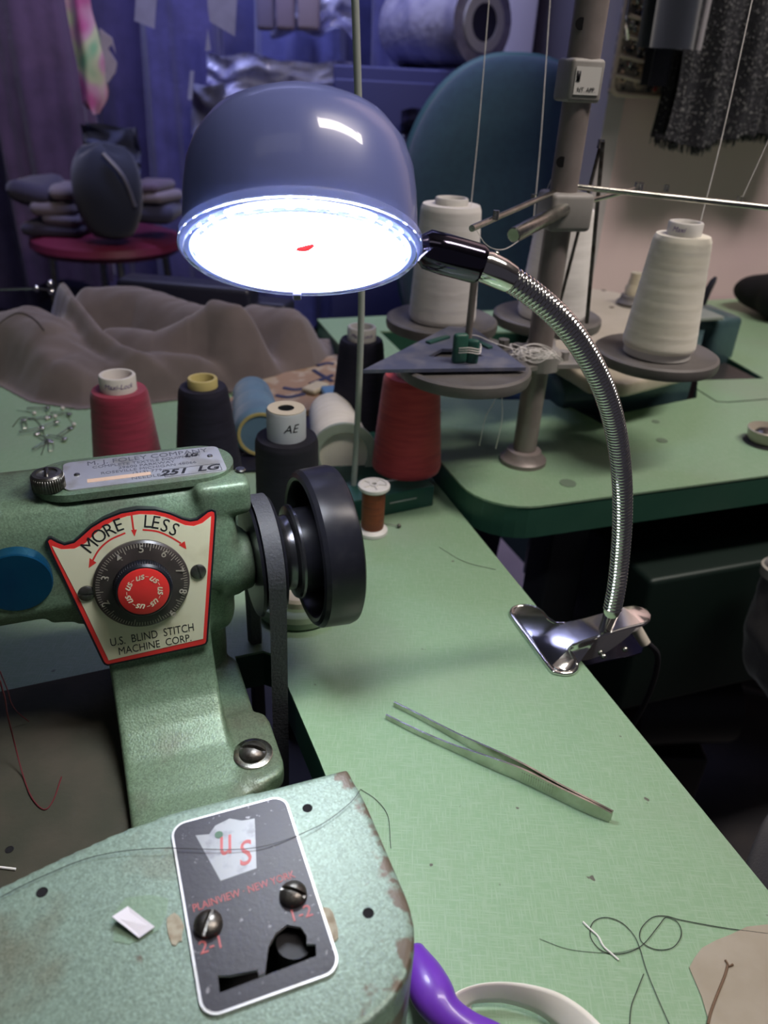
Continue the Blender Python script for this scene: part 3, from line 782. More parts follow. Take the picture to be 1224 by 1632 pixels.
fl2 = [(911, 1031, .0125), (950, 1018.5, .0185), (985, 1007.5, .0215), (1025, 997, .0235)]
fl3 = [q + V((0, 0, .0016)) for q in smooth_path([PZ(*q) - clip_o for q in fl2], 16)]
b = MB(); vs = []
for i, p in enumerate(fl3):
    dz = .020 * sin(pi * min(1, (i + 3) / 17)) ** .7
    vs += [p, p - V((0, 0, dz))]
b.add(vs, [(2 * i, 2 * i + 1, 2 * i + 3, 2 * i + 2) for i in range(15)])
b.path(fl3, .0011, 8)
part('side_flange', b, CHROME, lamp, 30)
# lower jaw: handle that spreads below, and pad under the table
lj = [PZ(u, v, z) - clip_o for (u, v, z) in ((905, 1040, -.034), (930, 1062, -.030), (965, 1053, -.022), (1005, 1045, -.014), (1022, 1040, -.010), (1028, 1025, -.010), (1020, 1012, -.010), (990, 1010, -.014), (950, 1010, -.024), (900, 1000, -.034), (860, 985, -.035), (850, 1000, -.035))]
n = len(lj); b = MB().add(lj + [p - V((0, 0, .0012)) for p in lj], [tuple(range(n)), tuple(range(n, 2 * n))[::-1]] + [(i, (i + 1) % n, (i + 1) % n + n, i + n) for i in range(n)])
part('lower_jaw', b, CHROME_D, lamp, 30)
for (u, v, z) in ((962, 1046, .003), (996, 1035, .006)):
    q = PZ(u, v, z) - clip_o
    part('rivet', MB().sphere(tuple(q), .0022, 14), STEEL, lamp)
q = PZ(1026, 1018, .0) - clip_o
part('cable_grommet', MB().cyl(q + V((-.006, .004, .006)), q + V((.002, -.001, -.004)), .0045, .004, 20), pmat('cream_rubber', (.62, .58, .48), .5), lamp)
part('power_cable', MB().path(smooth_path([q, q + V((.02, .01, -.03)), q + V((.03, .04, -.12)), q + V((.02, .09, -.3)), q + V((.03, .12, -.74))], 40), .0022, 10), BLACK_M, lamp)

# ================================================================ TWEEZERS
def tw_arm(bot, hts, th=.0011):
    P = smooth_path([PZ(u, v, .0004) for (u, v) in bot], 40)
    hs = [V((h_, 0, 0)) for h_ in hts]; Hh = [q.x for q in smooth_path(hs, 40)]
    return P, Hh
tl = [(580 + x / 2.782, 1080 + y / 2.782) for (x, y) in ((97, 180), (245, 256), (400, 328), (560, 402), (700, 462), (850, 535), (1000, 606), (1088, 638))]
P1, H1 = tw_arm(tl, [.0034, .0042, .0056, .0092, .0105, .0098, .0096, .0072])
tl2 = [(580 + x / 2.782, 1080 + y / 2.782) for (x, y) in ((133, 124), (260, 190), (410, 275), (560, 360), (700, 435), (850, 518), (1003, 597), (1095, 630))]
P2, H2 = tw_arm(tl2, [.0034, .0040, .0056, .0088, .0100, .0096, .0096, .0072])
tw = thing('tweezers', P1[20], 'long silver metal tweezers lying open on the green table', 'tweezers')
for P, Hh in ((P1, H1), (P2, H2)):
    vs = []
    for i, p in enumerate(P):
        t = (P[min(i + 1, 39)] - P[max(i - 1, 0)]); t.z = 0; t.normalize(); n_ = V((-t.y, t.x, 0)) * .0006
        lean = V((0, 0, 0))
        for (sg, zz) in ((-1, 0), (-1, Hh[i]), (1, Hh[i]), (1, 0)): vs.append(p + n_ * sg + V((0, 0, zz)) + lean - P1[20])
    fs = [(0, 1, 2, 3), (156, 159, 158, 157)]
    for i in range(39):
        for k in range(4): fs.append((4 * i + k, 4 * i + (k + 1) % 4, 4 * i + 4 + (k + 1) % 4, 4 * i + 4 + k))
    part('arm', MB().add(vs, fs), STEEL, tw, 30)
for P, Hh, sg in ((P1, H1, 1), (P2, H2, -1)):
    b = MB()
    for k in range(14):
        p = P[22].lerp(P[27], k / 13) - P1[20]
        b.box(p + V((0, -.0007 * sg, .0052)), (.0004, .0005, .006), rz=radians(-28))
    if sg == 1: part('grip_ridges', b, STEEL, tw)

# ================================================================ THREAD CONES
def cone(name, x, y, z, h, r0, r1, th, core, label, cap=.012, cap_r=.0155, group=None, inner=.012, lid=None, base=.0, rot=None, word=None, wm=None, wz=0, ws=.006, belly=.0):
    t = thing(name, (x, y, z), label, 'thread spool', 0, group, rot)
    hb = h - cap
    pr = [(r0 - .004, base)]
    N_ = 60
    for k in range(N_ + 1):
        s = k / N_; r = r0 + (r1 - r0) * s + belly * sin(pi * s)
        e = min(s, 1 - s) * hb
        r -= max(0, .004 - e) * .35
        r += .00006 * sin(s * 50) + .00005 * sin(s * 93)
        pr.append((r, base + (hb - base) * s))
    pr.append((cap_r - .001, hb))
    part('thread_winding', MB().lathe(pr, 56), th, t, 60)
    c = MB().lathe([(cap_r, hb - .004), (cap_r, h - .001), (cap_r - .0008, h), (cap_r - .0028, h), (cap_r - .0035, h - .001), (cap_r - .004, .004), (cap_r - .004, .0)], 48)
    if base: c.lathe([(r0 - .004, 0), (r0 - .003, 0), (r0 - .003, base), (r0 - .01, base + .001)], 48)
    co = part('core', c, core, t, 40)
    if lid: part('lid', MB().lathe([(inner, h + .0001), (cap_r - .001, h + .0001), (cap_r - .001, h + .0008), (inner, h + .0008)], 48, close=True), lid, t, 40)
    if word:
        b = MB(); d = V((-x, -y, 0)).normalized(); d = Matrix.Rotation(radians(wz), 3, 'Z') @ d; n = len(b.v)
        tmp = MB(); text_mb(tmp, word, ws, (0, 0, 0), (1, 0, 0), (0, 1, 0), (0, 0, 1), shear=.3)
        a0 = atan2(d.y, d.x); R2 = cap_r + .0002
        vs = [V((R2 * cos(a0 + q.x / R2), R2 * sin(a0 + q.x / R2), h - cap * .48 + q.y)) for q in tmp.v]
        b.add(vs, tmp.f); part('label_lettering', b, wm or PURPLE_INK, co, 0)
    return t
cone('thread_cone', -.241, .640, 0, .116, .034, .0245, RED_TH, CORE, 'crimson thread cone with a white core standing left behind the green machine', .014, .0158, word='Maxi-Lock', ws=.0062)
cone('thread_cone', -.167, .645, 0, .115, .0335, .0215, NAVY_TH, CORE_Y, 'dark navy thread cone with a yellowed core behind the nameplate', .008, .0132)
cone('thread_cone', -.082, .568, 0, .122, .027, .0255, BLACK_TH, CORE_G, 'black thread spool with tall grey cardboard top marked AE', .024, .0158, inner=.0065, lid=CORE_LID, word='AE', wm=INK, ws=.010, wz=12)
cone('thread_cone', -.034, .812, 0, .119, .034, .0235, NAVY_TH, CORE, 'tall dark navy thread cone with white core, behind the thin upright rod', .014, .0155, word='Maxi-Lock')
q = PZ(647, 742, .022)
cone('thread_cone', q.x, q.y, .022, .104, .0345, .026, ORANGE_TH, CORE, 'coral red thread cone standing on the dark green box', .010, .0155)
# cones lying on their sides
def lying(near, far, r0, r1, th, core, label, flange=None):
    n_, f_ = V(near), V(far); ax = f_ - n_; L = ax.length
    t = thing('thread_cone', n_, label, 'thread spool', rot=ax.to_track_quat('Z', 'Y').to_euler())
    pr = [(r0 - .005, .0)]
    for k in range(61):
        s = k / 60; r = r0 + (r1 - r0) * s - max(0, .006 - min(s, 1 - s) * L) * .5 + .0009 * abs(sin(s * 11)) * (1 if r0 < .03 else .2)
        pr.append((r, L * s))
    pr.append((r1 - .01, L))
    part('thread_winding', MB().lathe(pr, 48), th, t, 60)
    part('core', MB().lathe([(r0 - .007, .004), (r0 - .0065, -.001), (r0 - .0035, -.001), (r0 - .003, .004), (r0 - .0045, .004), (r0 - .010, .04), (.010, .09)], 48, caps=False), core, t, 40)
    if flange: part('flange', MB().lathe([(r0 - .006, -.004), (r0 + .003, -.004), (r0 + .003, .001), (r0 - .006, .001)], 48, close=True), flange, t, 40)
    return t
lying((-.131, .722, .0275), (-.163, .850, .0215), .0270, .0210, BLUE_TH, CORE_Y, 'light blue thread cone lying on its side with open end towards the camera')
lying((-.042, .672, .0335), (-.066, .800, .0240), .0300, .0235, CREAM_TH, pmat('pale_green_core', (.35, .42, .33), .5), 'cream thread cone lying on its side behind the black hand wheel', flange=pmat('clear_green_flange', (.35, .42, .34), .3))
# small brown spool
q = PZ(593, 848, 0)
t = thing('thread_spool', (q.x, q.y, 0), 'small copper-brown thread spool with white ends standing right of the hand wheel', 'thread spool')
part('thread_winding', MB().lathe([(.0098, .006), (.0102, .008), (.0102, .042), (.0098, .044)], 40), BROWN_TH, t)
fb = MB().lathe([(.0115, 0), (.0138, .0006), (.0138, .0035), (.0125, .005), (.009, .006)], 48)
part('end_flange', fb, CORE, t)
b = MB().lathe([(.009, .043), (.0125, .044), (.0138, .0455), (.0138, .048), (.012, .0488), (.0108, .0486), (.0104, .0478), (.0040, .0478), (.0038, .0490), (.0022, .0490), (.0022, .044)], 48)
for k in range(5):
    a = 2 * pi * k / 5; b.box((.007 * cos(a), .007 * sin(a), .0482), (.0065, .0010, .0010), rz=0 if False else a)
part('end_flange', b, CORE, t)

# small round headed pin beside the brown spool
q = PZ(636, 838, .0022)
t = thing('ball_pin', (q.x, q.y, 0), 'single ball-headed pin lying right of the copper-brown spool', 'pin')
part('pin_head', MB().sphere((0, 0, .0022), .0020, 12), STEEL_D, t)
part('pin_shaft', MB().cyl((0, 0, .0022), (-.018, .006, .0006), .0004, .0003, 8), STEEL, t)

# round base under the hand wheel
q = PZ(476, 952, .008)
t = thing('spool_holder', (q.x, q.y, 0), 'round green spool holder with a cream top on the table beneath the hand wheel', 'spool holder')
part('base_disc', MB().lathe([(0, 0), (.030, 0), (.0325, .002), (.0325, .007), (.030, .010), (.024, .0115), (0, .0115)], 56), pmat('pale_green_enamel', (.20, .29, .18), .35, coat=.3), t)
part('top_pad', MB().lathe([(0, .011), (.020, .011), (.020, .016), (.018, .018), (0, .018)], 48), pmat('cream_pad', (.62, .58, .45), .5), t)

# green box and cards
q0 = PZ(613, 822, 0); q1 = PZ(690, 806, 0)
ux = (q1 - q0).normalized(); uy = V((-ux.y, ux.x, 0)); wbx = (q1 - q0).length
q0 = q0 - ux * .035; wbx += .035
t = thing('cardboard_box', (q0.x, q0.y, 0), 'flat dark green box under the coral red thread cone', 'box', atan2(ux.y, ux.x))
part('carton', MB().box((wbx / 2, .066, .011), (wbx, .132, .022), bev=.0012), pmat('dark_green_card', (.012, .085, .06), .45, 0, (.02, .06, .06), 10), t)
PALE = pmat('pale_print', (.45, .5, .48), .5)
b = MB(); text_mb(b, 'JANI', .018, (.030, .100, .0222), (-1, 0, 0), (0, -1, 0), (0, 0, 1), bold=.0006); part('box_lettering', b, PALE, t, 0)
b = MB()
b.box((wbx * .62, -.0003, .0125), (.028, .0006, .0012)); b.box((.052, .024, .0221), (.02, .004, .0003))
part('printed_stripe', b, PALE, t, 0)
cc = [PZ(*g, .004) for g in ((366, 640), (440, 597), (560, 562), (562, 632), (500, 655), (380, 705))]
t = thing('craft_card', (cc[0].x, cc[0].y, 0), 'tan cardboard packet with printed tools lying beside the light blue cone', 'packet')
b = MB().prism([(p.x - cc[0].x, p.y - cc[0].y) for p in cc][::-1], .0005, .008)
part('card', b, pmat('tan_card', (.30, .20, .13), .7, 0, (.40, .33, .25), 45, .5, .6), t)
def onc(u, v, z=.0085): return PZ(u, v, z) - V((cc[0].x, cc[0].y, 0))
b = MB()
for pr_ in (((500, 590), (516, 600), (530, 608)), ((495, 612), (510, 606), (530, 598)), ((440, 630), (460, 633), (485, 628)), ((452, 618), (470, 621), (490, 619)), ((505, 583), (520, 579), (532, 580))):
    b.path(smooth_path([onc(*g) for g in pr_], 10), .0035, 8, flat=.4)
part('printed_tools', b, pmat('printed_navy', (.02, .025, .07), .5), t)
part('blister', MB().box(onc(530, 625, .012), (.026, .030, .008), rz=.3, bev=.003), pmat('blue_bobbin', (.10, .22, .38), .3), t)
part('blister', MB().box(onc(503, 618, .012), (.02, .034, .007), rz=-.5, bev=.003), pmat('cream_blister', (.50, .45, .32), .4), t)
dk = [PZ(*g, .010) for g in ((365, 700), (400, 660), (540, 650), (560, 690), (545, 735), (380, 740))]
t = thing('leaflet', (dk[0].x, dk[0].y, 0), 'black printed leaflet lying under the black spool and the cones', 'leaflet')
part('paper', MB().prism([(p.x - dk[0].x, p.y - dk[0].y) for p in dk][::-1], .0002, .0030), pmat('black_card', (.012, .012, .025), .4, 0, (.06, .06, .09), 30, .6, .7), t)
b = MB(); q = PZ(397, 723, .0031) - V((dk[0].x, dk[0].y, 0))
text_mb(b, 'XOK', .0085, q, V((-.94, -.34, 0)) * -1, V((-.34, .94, 0)), (0, 0, 1), bold=.0003)
part('print', b, pmat('white_print', (.6, .6, .65), .5), t, 0)
# small white plastic piece right of coral cone
p = PZ(695, 648, .03)
solo('plastic_clip', MB().box((p.x, p.y, .033), (.007, .004, .022), rz=.4, bev=.0015).box((p.x + .001, p.y, .026), (.010, .010, .002), bev=.0005), CORE, (p.x, p.y, .025), 'small white plastic clip standing right of the coral thread cone', 'clip')

# upright rod on the near table
t = thing('upright_rod', (-.031, .633, 0), 'thin grey steel rod rising behind the lamp from the near table', 'rod')
ub = V((-.031, .633, 0))
part('rod', MB().path(smooth_path([V((0, 0, 0))] + [PY(u, v, .633) - ub for (u, v) in ((566, 740), (572, 620), (576, 480), (575, 320), (571, 160), (566, 0), (560, -160))], 50), .0028, 14), pmat('rod_steel', (.42, .46, .42), .45, .15), t)
part('foot_disc', MB().lathe([(0, 0), (.012, 0), (.012, .003), (.006, .006), (0, .006)], 32), STEEL_D, t)

# ================================================================ THREAD STAND ON TABLE TWO
ps = V((.136, .697, .025))
st = thing('thread_stand', ps, 'grey multi-cone thread stand with tall tube pole rising from the rear table', 'thread stand')
def sv(x, y, z): return V((x, y, z)) - ps
part('pole', MB().cyl(sv(ps.x, ps.y, .026), sv(ps.x, ps.y, .372), .0115, .0115, 40), POLE_M, st)
part('pole', MB().cyl(sv(ps.x, ps.y, .372), sv(ps.x, ps.y, .62), .0130, .0130, 40), POLE_M, st)
part('floor_flange', MB().lathe([(0, 0), (.023, 0), (.023, .004), (.019, .007), (.0165, .013), (.0120, .014)], 48), POLE_M, st)
dirc = V((-ps.x, -ps.y, 0)).normalized()
for z_ in (.300, .395):
    b = MB(); c = sv(ps.x, ps.y, z_) + Matrix.Rotation(radians(-25), 3, 'Z') @ dirc * (.0118 if z_ < .37 else .0132)
    b.cyl(c, c + dirc * .0004, .0042, .0042, 20); part('pole_hole', b, DARK, st)
# label collar
b = MB().box(sv(ps.x - .001, ps.y, .358), (.028, .029, .030), rz=radians(15), bev=.003); part('collar', b, BRACKET_M, st)
c = sv(ps.x, ps.y, .358) + Matrix.Rotation(radians(15), 3, 'Z') @ V((-.001, -.0148, 0))
xr = Matrix.Rotation(radians(15), 3, 'Z') @ V((1, 0, 0))
lb = part('paper_label', MB().box(c, (.021, .0006, .019), rz=radians(15)), CORE, st)
b = MB(); text_mb(b, 'NT. APP.', .0046, c + V((0, -.0006, -.0062)), xr, (0, 0, 1), xr.cross(V((0, 0, 1))), sx=.9)
b.box(c + xr * -.008 + V((0, -.0005, .003)), (.003, .0004, .007), rz=radians(15))
part('label_print', b, INK, lb, 0)
# clamp block with the thick bolt
zb = .262
part('clamp_block', MB().box(sv(ps.x + .003, ps.y, zb), (.038, .034, .030), rz=radians(15), bev=.004), BRACKET_M, st)
p1 = sv(*(PY(818, 375, ps.y - .075))); p0_ = sv(ps.x, ps.y - .015, zb + .003)
part('bolt', MB().path([p0_, p0_.lerp(p1, .3), p0_.lerp(p1, .31), p1 - (p1 - p0_).normalized() * .001, p1], [.0055, .0055, .006, .006, .005], 24), STEEL, st)
# hub and disc arms
b = MB().lathe([(.0115, 0), (.021, 0), (.021, .014), (.017, .018), (.0115, .018)], 40, Matrix.Translation(sv(ps.x, ps.y, .124)))
part('hub', b, BRACKET_M, st)
discs = [V((.064, .645, .138)), V((.249, .712, .138)), V((.049, .786, .138)), V((.163, .822, .138))]
for d in discs:
    v_ = d - V((ps.x, ps.y, .138)); u_ = v_.normalized(); n_ = V((-u_.y, u_.x, 0)); L = v_.length
    poly = [n_ * .016, n_ * .012 + u_ * (L - .03), -n_ * .012 + u_ * (L - .03), -n_ * .016]
    arm = part('disc_arm', MB().prism([(p.x, p.y) for p in poly], .127 - .025, .131 - .025), BRACKET_M, st)
    for s_ in (.024, .042):
        q = u_ * s_
        part('nut', MB().cyl((q.x, q.y, .131 - .025), (q.x, q.y, .139 - .025), .0055, .0055, 6), BRACKET_M, arm)
    R = .0575
    dz = d - ps
    di = part('spool_disc', MB().lathe([(0, -.010), (R - .006, -.010), (R - .001, -.008), (R, -.004), (R - .0005, .001), (R - .003, .0025), (R - .006, .002), (R - .010, .0005), (.020, .0005), (.018, .0015), (0, .0015)], 64, Matrix.Translation(dz)), DISC_M, st, 30)
    part('peg', MB().cyl(dz + V((0, 0, .0)), dz + V((0, 0, .096 if d is discs[0] else .08)), .0032, .0028, 16), POLE_M, di)
# thread guide rods above
def rodp(pa, pb, r=.0022): return MB().path([V(pa) - ps, V(pb) - ps], r, 12)
ga, gb = PZ(752, 364, .272), V((ps.x, ps.y, .275))
hb_ = PZ(1018, 300, .275); gr = PZ(1245, 333, .275)
part('guide_rod', rodp(ga, gb + V((-.008, -.006, .002))), STEEL, st)
part('guide_rod', rodp(gb + V((0, .004, .006)), gr, .0024), STEEL, st)
part('guide_rod', rodp(gb + V((.0, -.008, -.010)), hb_), STEEL, st)
part('guide_joint', MB().cyl(hb_ - ps - V((0, 0, .007)), hb_ - ps + V((0, 0, .005)), .0042, .0042, 16), STEEL, st)
for (u, v) in ((850, 318), (790, 345), (1062, 302), (1178, 321)):
    q = PZ(u, v, .275); part('guide_eye', MB().cyl(q - ps - V((0, 0, .002)), q - ps + V((0, 0, .004)), .0022, .0022, 12), STEEL, st)
a_, b2 = PY(961, 226, .735), PY(935, 515, .735)
part('tension_rod', rodp(a_, b2, .0019), STEEL_D, st)
a_, b2 = PY(958, 228, .745), PY(893, 480, .745)
part('tension_rod', rodp(a_, b2, .0016), STEEL_D, st)
part('spacer', MB().cyl(a_ - ps - V((0, 0, .004)), a_ - ps + V((0, 0, .003)), .0032, .0032, 12), STEEL, st)

# cones on the discs
zc = .1396
cone('thread_cone', discs[1].x - .001, discs[1].y - .004, zc, .117, .0335, .0245, CREAM_TH, CORE, 'creamy white thread cone on the right disc of the stand', .011, .0148, base=.007, word='Maxi', wz=-20)
cone('thread_cone', discs[2].x, discs[2].y, zc, .116, .0345, .0290, WHITE_TH, CORE, 'white thread cone just right of the lamp head, on its own disc', .006, .0160)
cone('thread_cone', discs[3].x + .004, discs[3].y, zc, .112, .0360, .0280, WHITE_TH, CORE, 'white thread cone standing half hidden behind the stand pole', .005, .0155)

# ruler with green clip on the near disc
rz_ = .1432
tri_ = [PZ(578, 592, rz_), PZ(838, 588, rz_), PZ(735, 523, rz_)]
c = discs[0]
t = thing('triangle_ruler', (c.x, c.y, rz_ - .0022), 'dusty blue triangular ruler lying on the near empty disc, threaded on its peg', 'ruler')
off = V((c.x, c.y, 0))
pp_ = [(p.x - c.x, p.y - c.y) for p in (tri_[0], tri_[1], tri_[2] + V((.012, 0, 0)), tri_[2] - V((.012, 0, 0)))]
RUL = pmat('dusty_blue_plastic', (.095, .110, .175), .45, 0, (.18, .185, .22), 50, .45, .7, alpha=1)
rul = part('blade', MB().prism(pp_, .0006, .0036), RUL, t, 20)
def rp(*pts): return [(PZ(u, v, rz_).x - c.x, PZ(u, v, rz_).y - c.y) for (u, v) in pts]
for hp in (rp((682, 570), (704, 558), (742, 558), (770, 570), (735, 573)),):
    cut(rul, MB().prism(hp, -.01, .01))
for q in rul.data.polygons: q.use_smooth = False
b = MB()
for (ua, va, ub, vb) in ((682, 545, 714, 535), (748, 537, 782, 553)):
    pa, pb = PZ(ua, va, rz_ + .003) - off, PZ(ub, vb, rz_ + .003) - off
    pa.z = pb.z = .0042; d = pb - pa
    b.box((pa + pb) / 2, (d.length, .006, .003), rz=atan2(d.y, d.x), bev=.0008)
part('green_grip', b, pmat('dark_teal_plastic', (.02, .09, .07), .4), t)
gclip = thing('plastic_peg_clip', (c.x, c.y - .006, rz_ + .003), 'dark green plastic clip tied with thread onto the ruler and peg', 'clip')
part('clip_half', MB().box((-.007, -.004, .011), (.013, .007, .026), rz=.25, bev=.003), pmat('green_clip_plastic', (.03, .12, .085), .4), gclip)
part('clip_half', MB().box((.004, -.002, .008), (.011, .007, .022), rz=-.15, bev=.003), pmat('green_clip_plastic_dark', (.02, .09, .07), .4), gclip)
b = MB()
for k in range(3): b.path([V((.011 * cos(a), -.002 + .009 * sin(a), .009 + .002 * k + .001 * sin(3 * a))) for a in [2 * pi * i / 24 for i in range(25)]], .0004, 6)
part('thread_wrap', b, WHITE_TH, gclip)
# tangle of white thread between disc and pole, with its loose tails
b = MB(); random.seed(3)
cz = V((.124, .665, .146))
for k in range(9):
    r1, r2 = .010 + random.random() * .012, .006 + random.random() * .006; ph = random.random() * 6; tl = random.uniform(-.4, .4)
    cx, cy = random.uniform(-.008, .008), random.uniform(-.006, .006)
    b.path([cz + V((cx + r1 * cos(a + ph), cy + r2 * sin(a + ph), .003 * sin(a * 2 + tl) + tl * r1 * cos(a) * .6)) for a in [2 * pi * i / 30 for i in range(31)]], .00035, 6)
b.path(smooth_path([cz, cz + V((-.03, .01, .004)), cz + V((-.055, .0, .014)), cz + V((-.06, -.015, .004))], 24), .0004, 6)
solo('thread_tangle', b, WHITE_TH, cz, 'tangled loops of white thread hanging between near disc and stand pole', 'thread')
P = [V((.093, .668, .138)), PY(790, 632, .655), PY(774, 665, .665), PY(764, 710, .68)]
solo('thread_tail', MB().path(smooth_path(P, 30), .0004, 6), WHITE_TH, P[0], 'left one of the white thread tails hanging below the near disc', 'thread')
P = [V((.098, .668, .138)), PY(800, 632, .655), PY(800, 670, .665), PY(790, 715, .68)]
solo('thread_tail', MB().path(smooth_path(P, 30), .0004, 6), WHITE_TH, P[0], 'right one of the white thread tails hanging below the near disc', 'thread')
# long vertical threads running up from the cones
def vthread(pts, label, r=.00042, m=None):
    P = [PY(*q) for q in pts]; solo('running_thread', MB().path(smooth_path(P, 20), r, 6), m or WHITE_TH, P[0], label, 'thread', 'white threads running up from the cones')
vthread([(750, 335, .775), (765, 180, .79), (781, -20, .80)], 'white thread rising from the cone beside the lamp head, across the chair back')
vthread([(848, 375, .80), (862, 220, .81), (878, -20, .82)], 'white thread rising over the chair back just left of the pole')
vthread([(1117, 352, .70), (1155, 200, .715), (1203, -20, .73)], 'white thread rising from the right cone in front of the black fringed garment')
vthread([(1180, 322, .72), (1206, 265, .725), (1240, 190, .73)], 'short white thread rising from the end of the guide rod at right', .0003)
P = [PY(757, 362, .60), PY(775, 390, .60), PY(800, 398, .61), PY(825, 385, .62), PY(836, 372, .63)]
solo('running_thread', MB().path(smooth_path(P, 30), .0003, 6), WHITE_TH, P[0], 'slack white thread loop hanging under the left guide rod', 'thread', 'white threads running up from the cones')
P = [PY(897, 245, .70), PY(870, 310, .72), PY(877, 345, .74), PY(862, 350, .76)]
solo('running_thread', MB().path(smooth_path(P, 30), .0003, 6), WHITE_TH, P[0], 'thin white thread slanting from pole hole to the half hidden cone', 'thread', 'white threads running up from the cones')

# ================================================================ SERGER MACHINE SUNK IN TABLE TWO
BLUEG = pmat('blue_green_enamel', (.075, .135, .145), .35, .2, (.055, .105, .115), 20, coat=.2)
OFFW = pmat('old_cream_enamel', (.50, .455, .35), .4, 0, (.42, .38, .28), 12, .45, .7)
so = UW(.60, .80, .0)
sm = thing('overlock_machine', so, 'cream-topped blue-green overlock sewing machine sunk into the rear table', 'sewing machine', radians(20))
def sl(p): p = V(p) - so; return V((p.dot(U), p.dot(W), p.z))
# cream top casting, from the photo's outline at height .10
zt = .085
cp = [sl(PZ(u, v, zt)) for (u, v) in ((845, 470), (900, 464), (935, 458), (965, 462), (1040, 476), (1100, 490), (1112, 505), (1108, 560), (1090, 590), (1000, 612), (940, 606), (880, 570))]
b = MB().prism([(p.x, p.y) for p in cp], .069, zt)
o = part('top_casting', b, OFFW, sm, 30)
evaluated(o, [('REMESH', dict(mode='VOXEL', voxel_size=.0025)), ('SMOOTH', dict(factor=.8, iterations=6))])
for q in o.data.polygons: q.use_smooth = True
# lower body
lo_ = [sl(PZ(u, v, .05)) for (u, v) in ((870, 590), (970, 616), (1105, 598), (1118, 545), (870, 530))]
part('body', MB().prism([(p.x, p.y) for p in lo_], -.05, .068), BLUEG, sm, 30)
p = sl(PZ(1132, 520, .06)); 
part('end_cover', MB().box((p.x, p.y, .045), (.045, .075, .075), bev=.008), BLUEG, sm)
p = sl(PZ(1112, 500, .085)); part('end_lid', MB().box((p.x, p.y, .085), (.045, .055, .006), bev=.002), pmat('lid_grey', (.25, .28, .25), .4), sm)
p = sl(PZ(880, 612, .045)); q = p
part('motor_housing', MB().path([V((p.x, p.y, .03)) , V((p.x + .003, p.y, .03)), V((p.x + .055, p.y, .03)), V((p.x + .06, p.y, .03))], [.020, .027, .027, .022], 36), BLUEG, sm)
part('lower_casting', MB().box((p.x + .045, p.y - .005, -.01), (.10, .05, .05), bev=.01), pmat('dark_blue_green', (.015, .035, .045), .4), sm)
p = sl(PZ(1008, 475, .095))
part('tension_base', MB().lathe([(.020, -.002), (.021, .004), (.017, .008), (.016, .013), (.012, .014)], 40, Matrix.Translation((p.x, p.y, .086))), DISC_M, sm)
part('tension_knob', MB().lathe([(.0125, .012), (.0125, .024), (.010, .028), (.010, .030), (.0085, .038), (.0085, .044), (.003, .0445), (.002, .043), (0, .043)], 40, Matrix.Translation((p.x, p.y, .086))), pmat('ivory_knob', (.50, .46, .34), .35), sm)
p = sl(PZ(1122, 480, .09))
part('lever', MB().path([V((p.x, p.y, .085)), V((p.x + .002, p.y, .105)), V((p.x + .007, p.y, .118)), V((p.x + .010, p.y, .124))], [.005, .007, .006, .003], 12, flat=.4), BLACK_M, sm)
p = sl(PZ(1040, 640, .02)); part('looper', MB().path([V((p.x - .02, p.y + .01, .02)), V((p.x, p.y, .03)), V((p.x + .02, p.y + .01, .015))], .005, 12), STEEL_D, sm)
for (u, v) in ((975, 490), (962, 463), (1080, 512)):
    p = sl(PZ(u, v, zt)); part('bore_hole', MB().cyl((p.x, p.y, zt - .001), (p.x, p.y, zt + .0006), .0035, .0035, 16), pmat('bore', (.12, .09, .06), .6), sm)
# dark metal slide plate beside it
sp_ = [PZ(u, v, .0235) for (u, v) in ((1120, 609), (1208, 603), (1156, 577), (1112, 590))]
solo('slide_plate', MB().prism([(p.x, p.y) for p in sp_], .0195, .0225), pmat('dark_oily_plate', (.06, .055, .055), .35, .5), sp_[0], 'dark metal slide plate let into the rear table right of overlock machine', 'metal plate')
# bobbin ring at right margin
q = PZ(1222, 692, .035)
t = thing('cream_bowl', (q.x, q.y, .025), 'small cream dish with dark contents on the rear table at the right margin', 'dish')
part('dish', MB().lathe([(0, 0), (.014, 0), (.019, .006), (.021, .016), (.020, .017), (.017, .007), (0, .004)], 40), pmat('ivory', (.48, .44, .36), .4), t)
part('foot_ring', MB().lathe([(.014, 0), (.022, 0), (.021, .002), (.014, .003)], 40), BLACK_M, t)
part('contents', MB().sphere((0, 0, .010), .013, 14, (1, 1, .5)), STEEL_D, t)
# black bag on the table
q = PZ(1235, 505, .03)
b = MB()
def bagf(s, t_):
    a = 2 * pi * s; ph = pi * t_ - pi / 2
    r = .085 * (1 + .10 * sin(3 * a + 1) + .08 * sin(5 * a)); return V((q.x + .03 + r * cos(a) * cos(ph) ** .6, q.y + .03 + r * .8 * sin(a) * cos(ph) ** .6, .060 + .034 * sin(ph) * (1 + .15 * sin(2 * a))))
b.grid(lambda s, t_: bagf(s, min(max(t_, .001), .999)), 48, 24, wrap=True)
solo('cloth_bundle', b, pmat('black_cloth', (.004, .004, .007), .9, sheen=.0, bump=.3, bscale=200), (q.x + .03, q.y + .03, .026), 'black cloth bundle on the rear table at the right margin', 'cloth', ang=0)

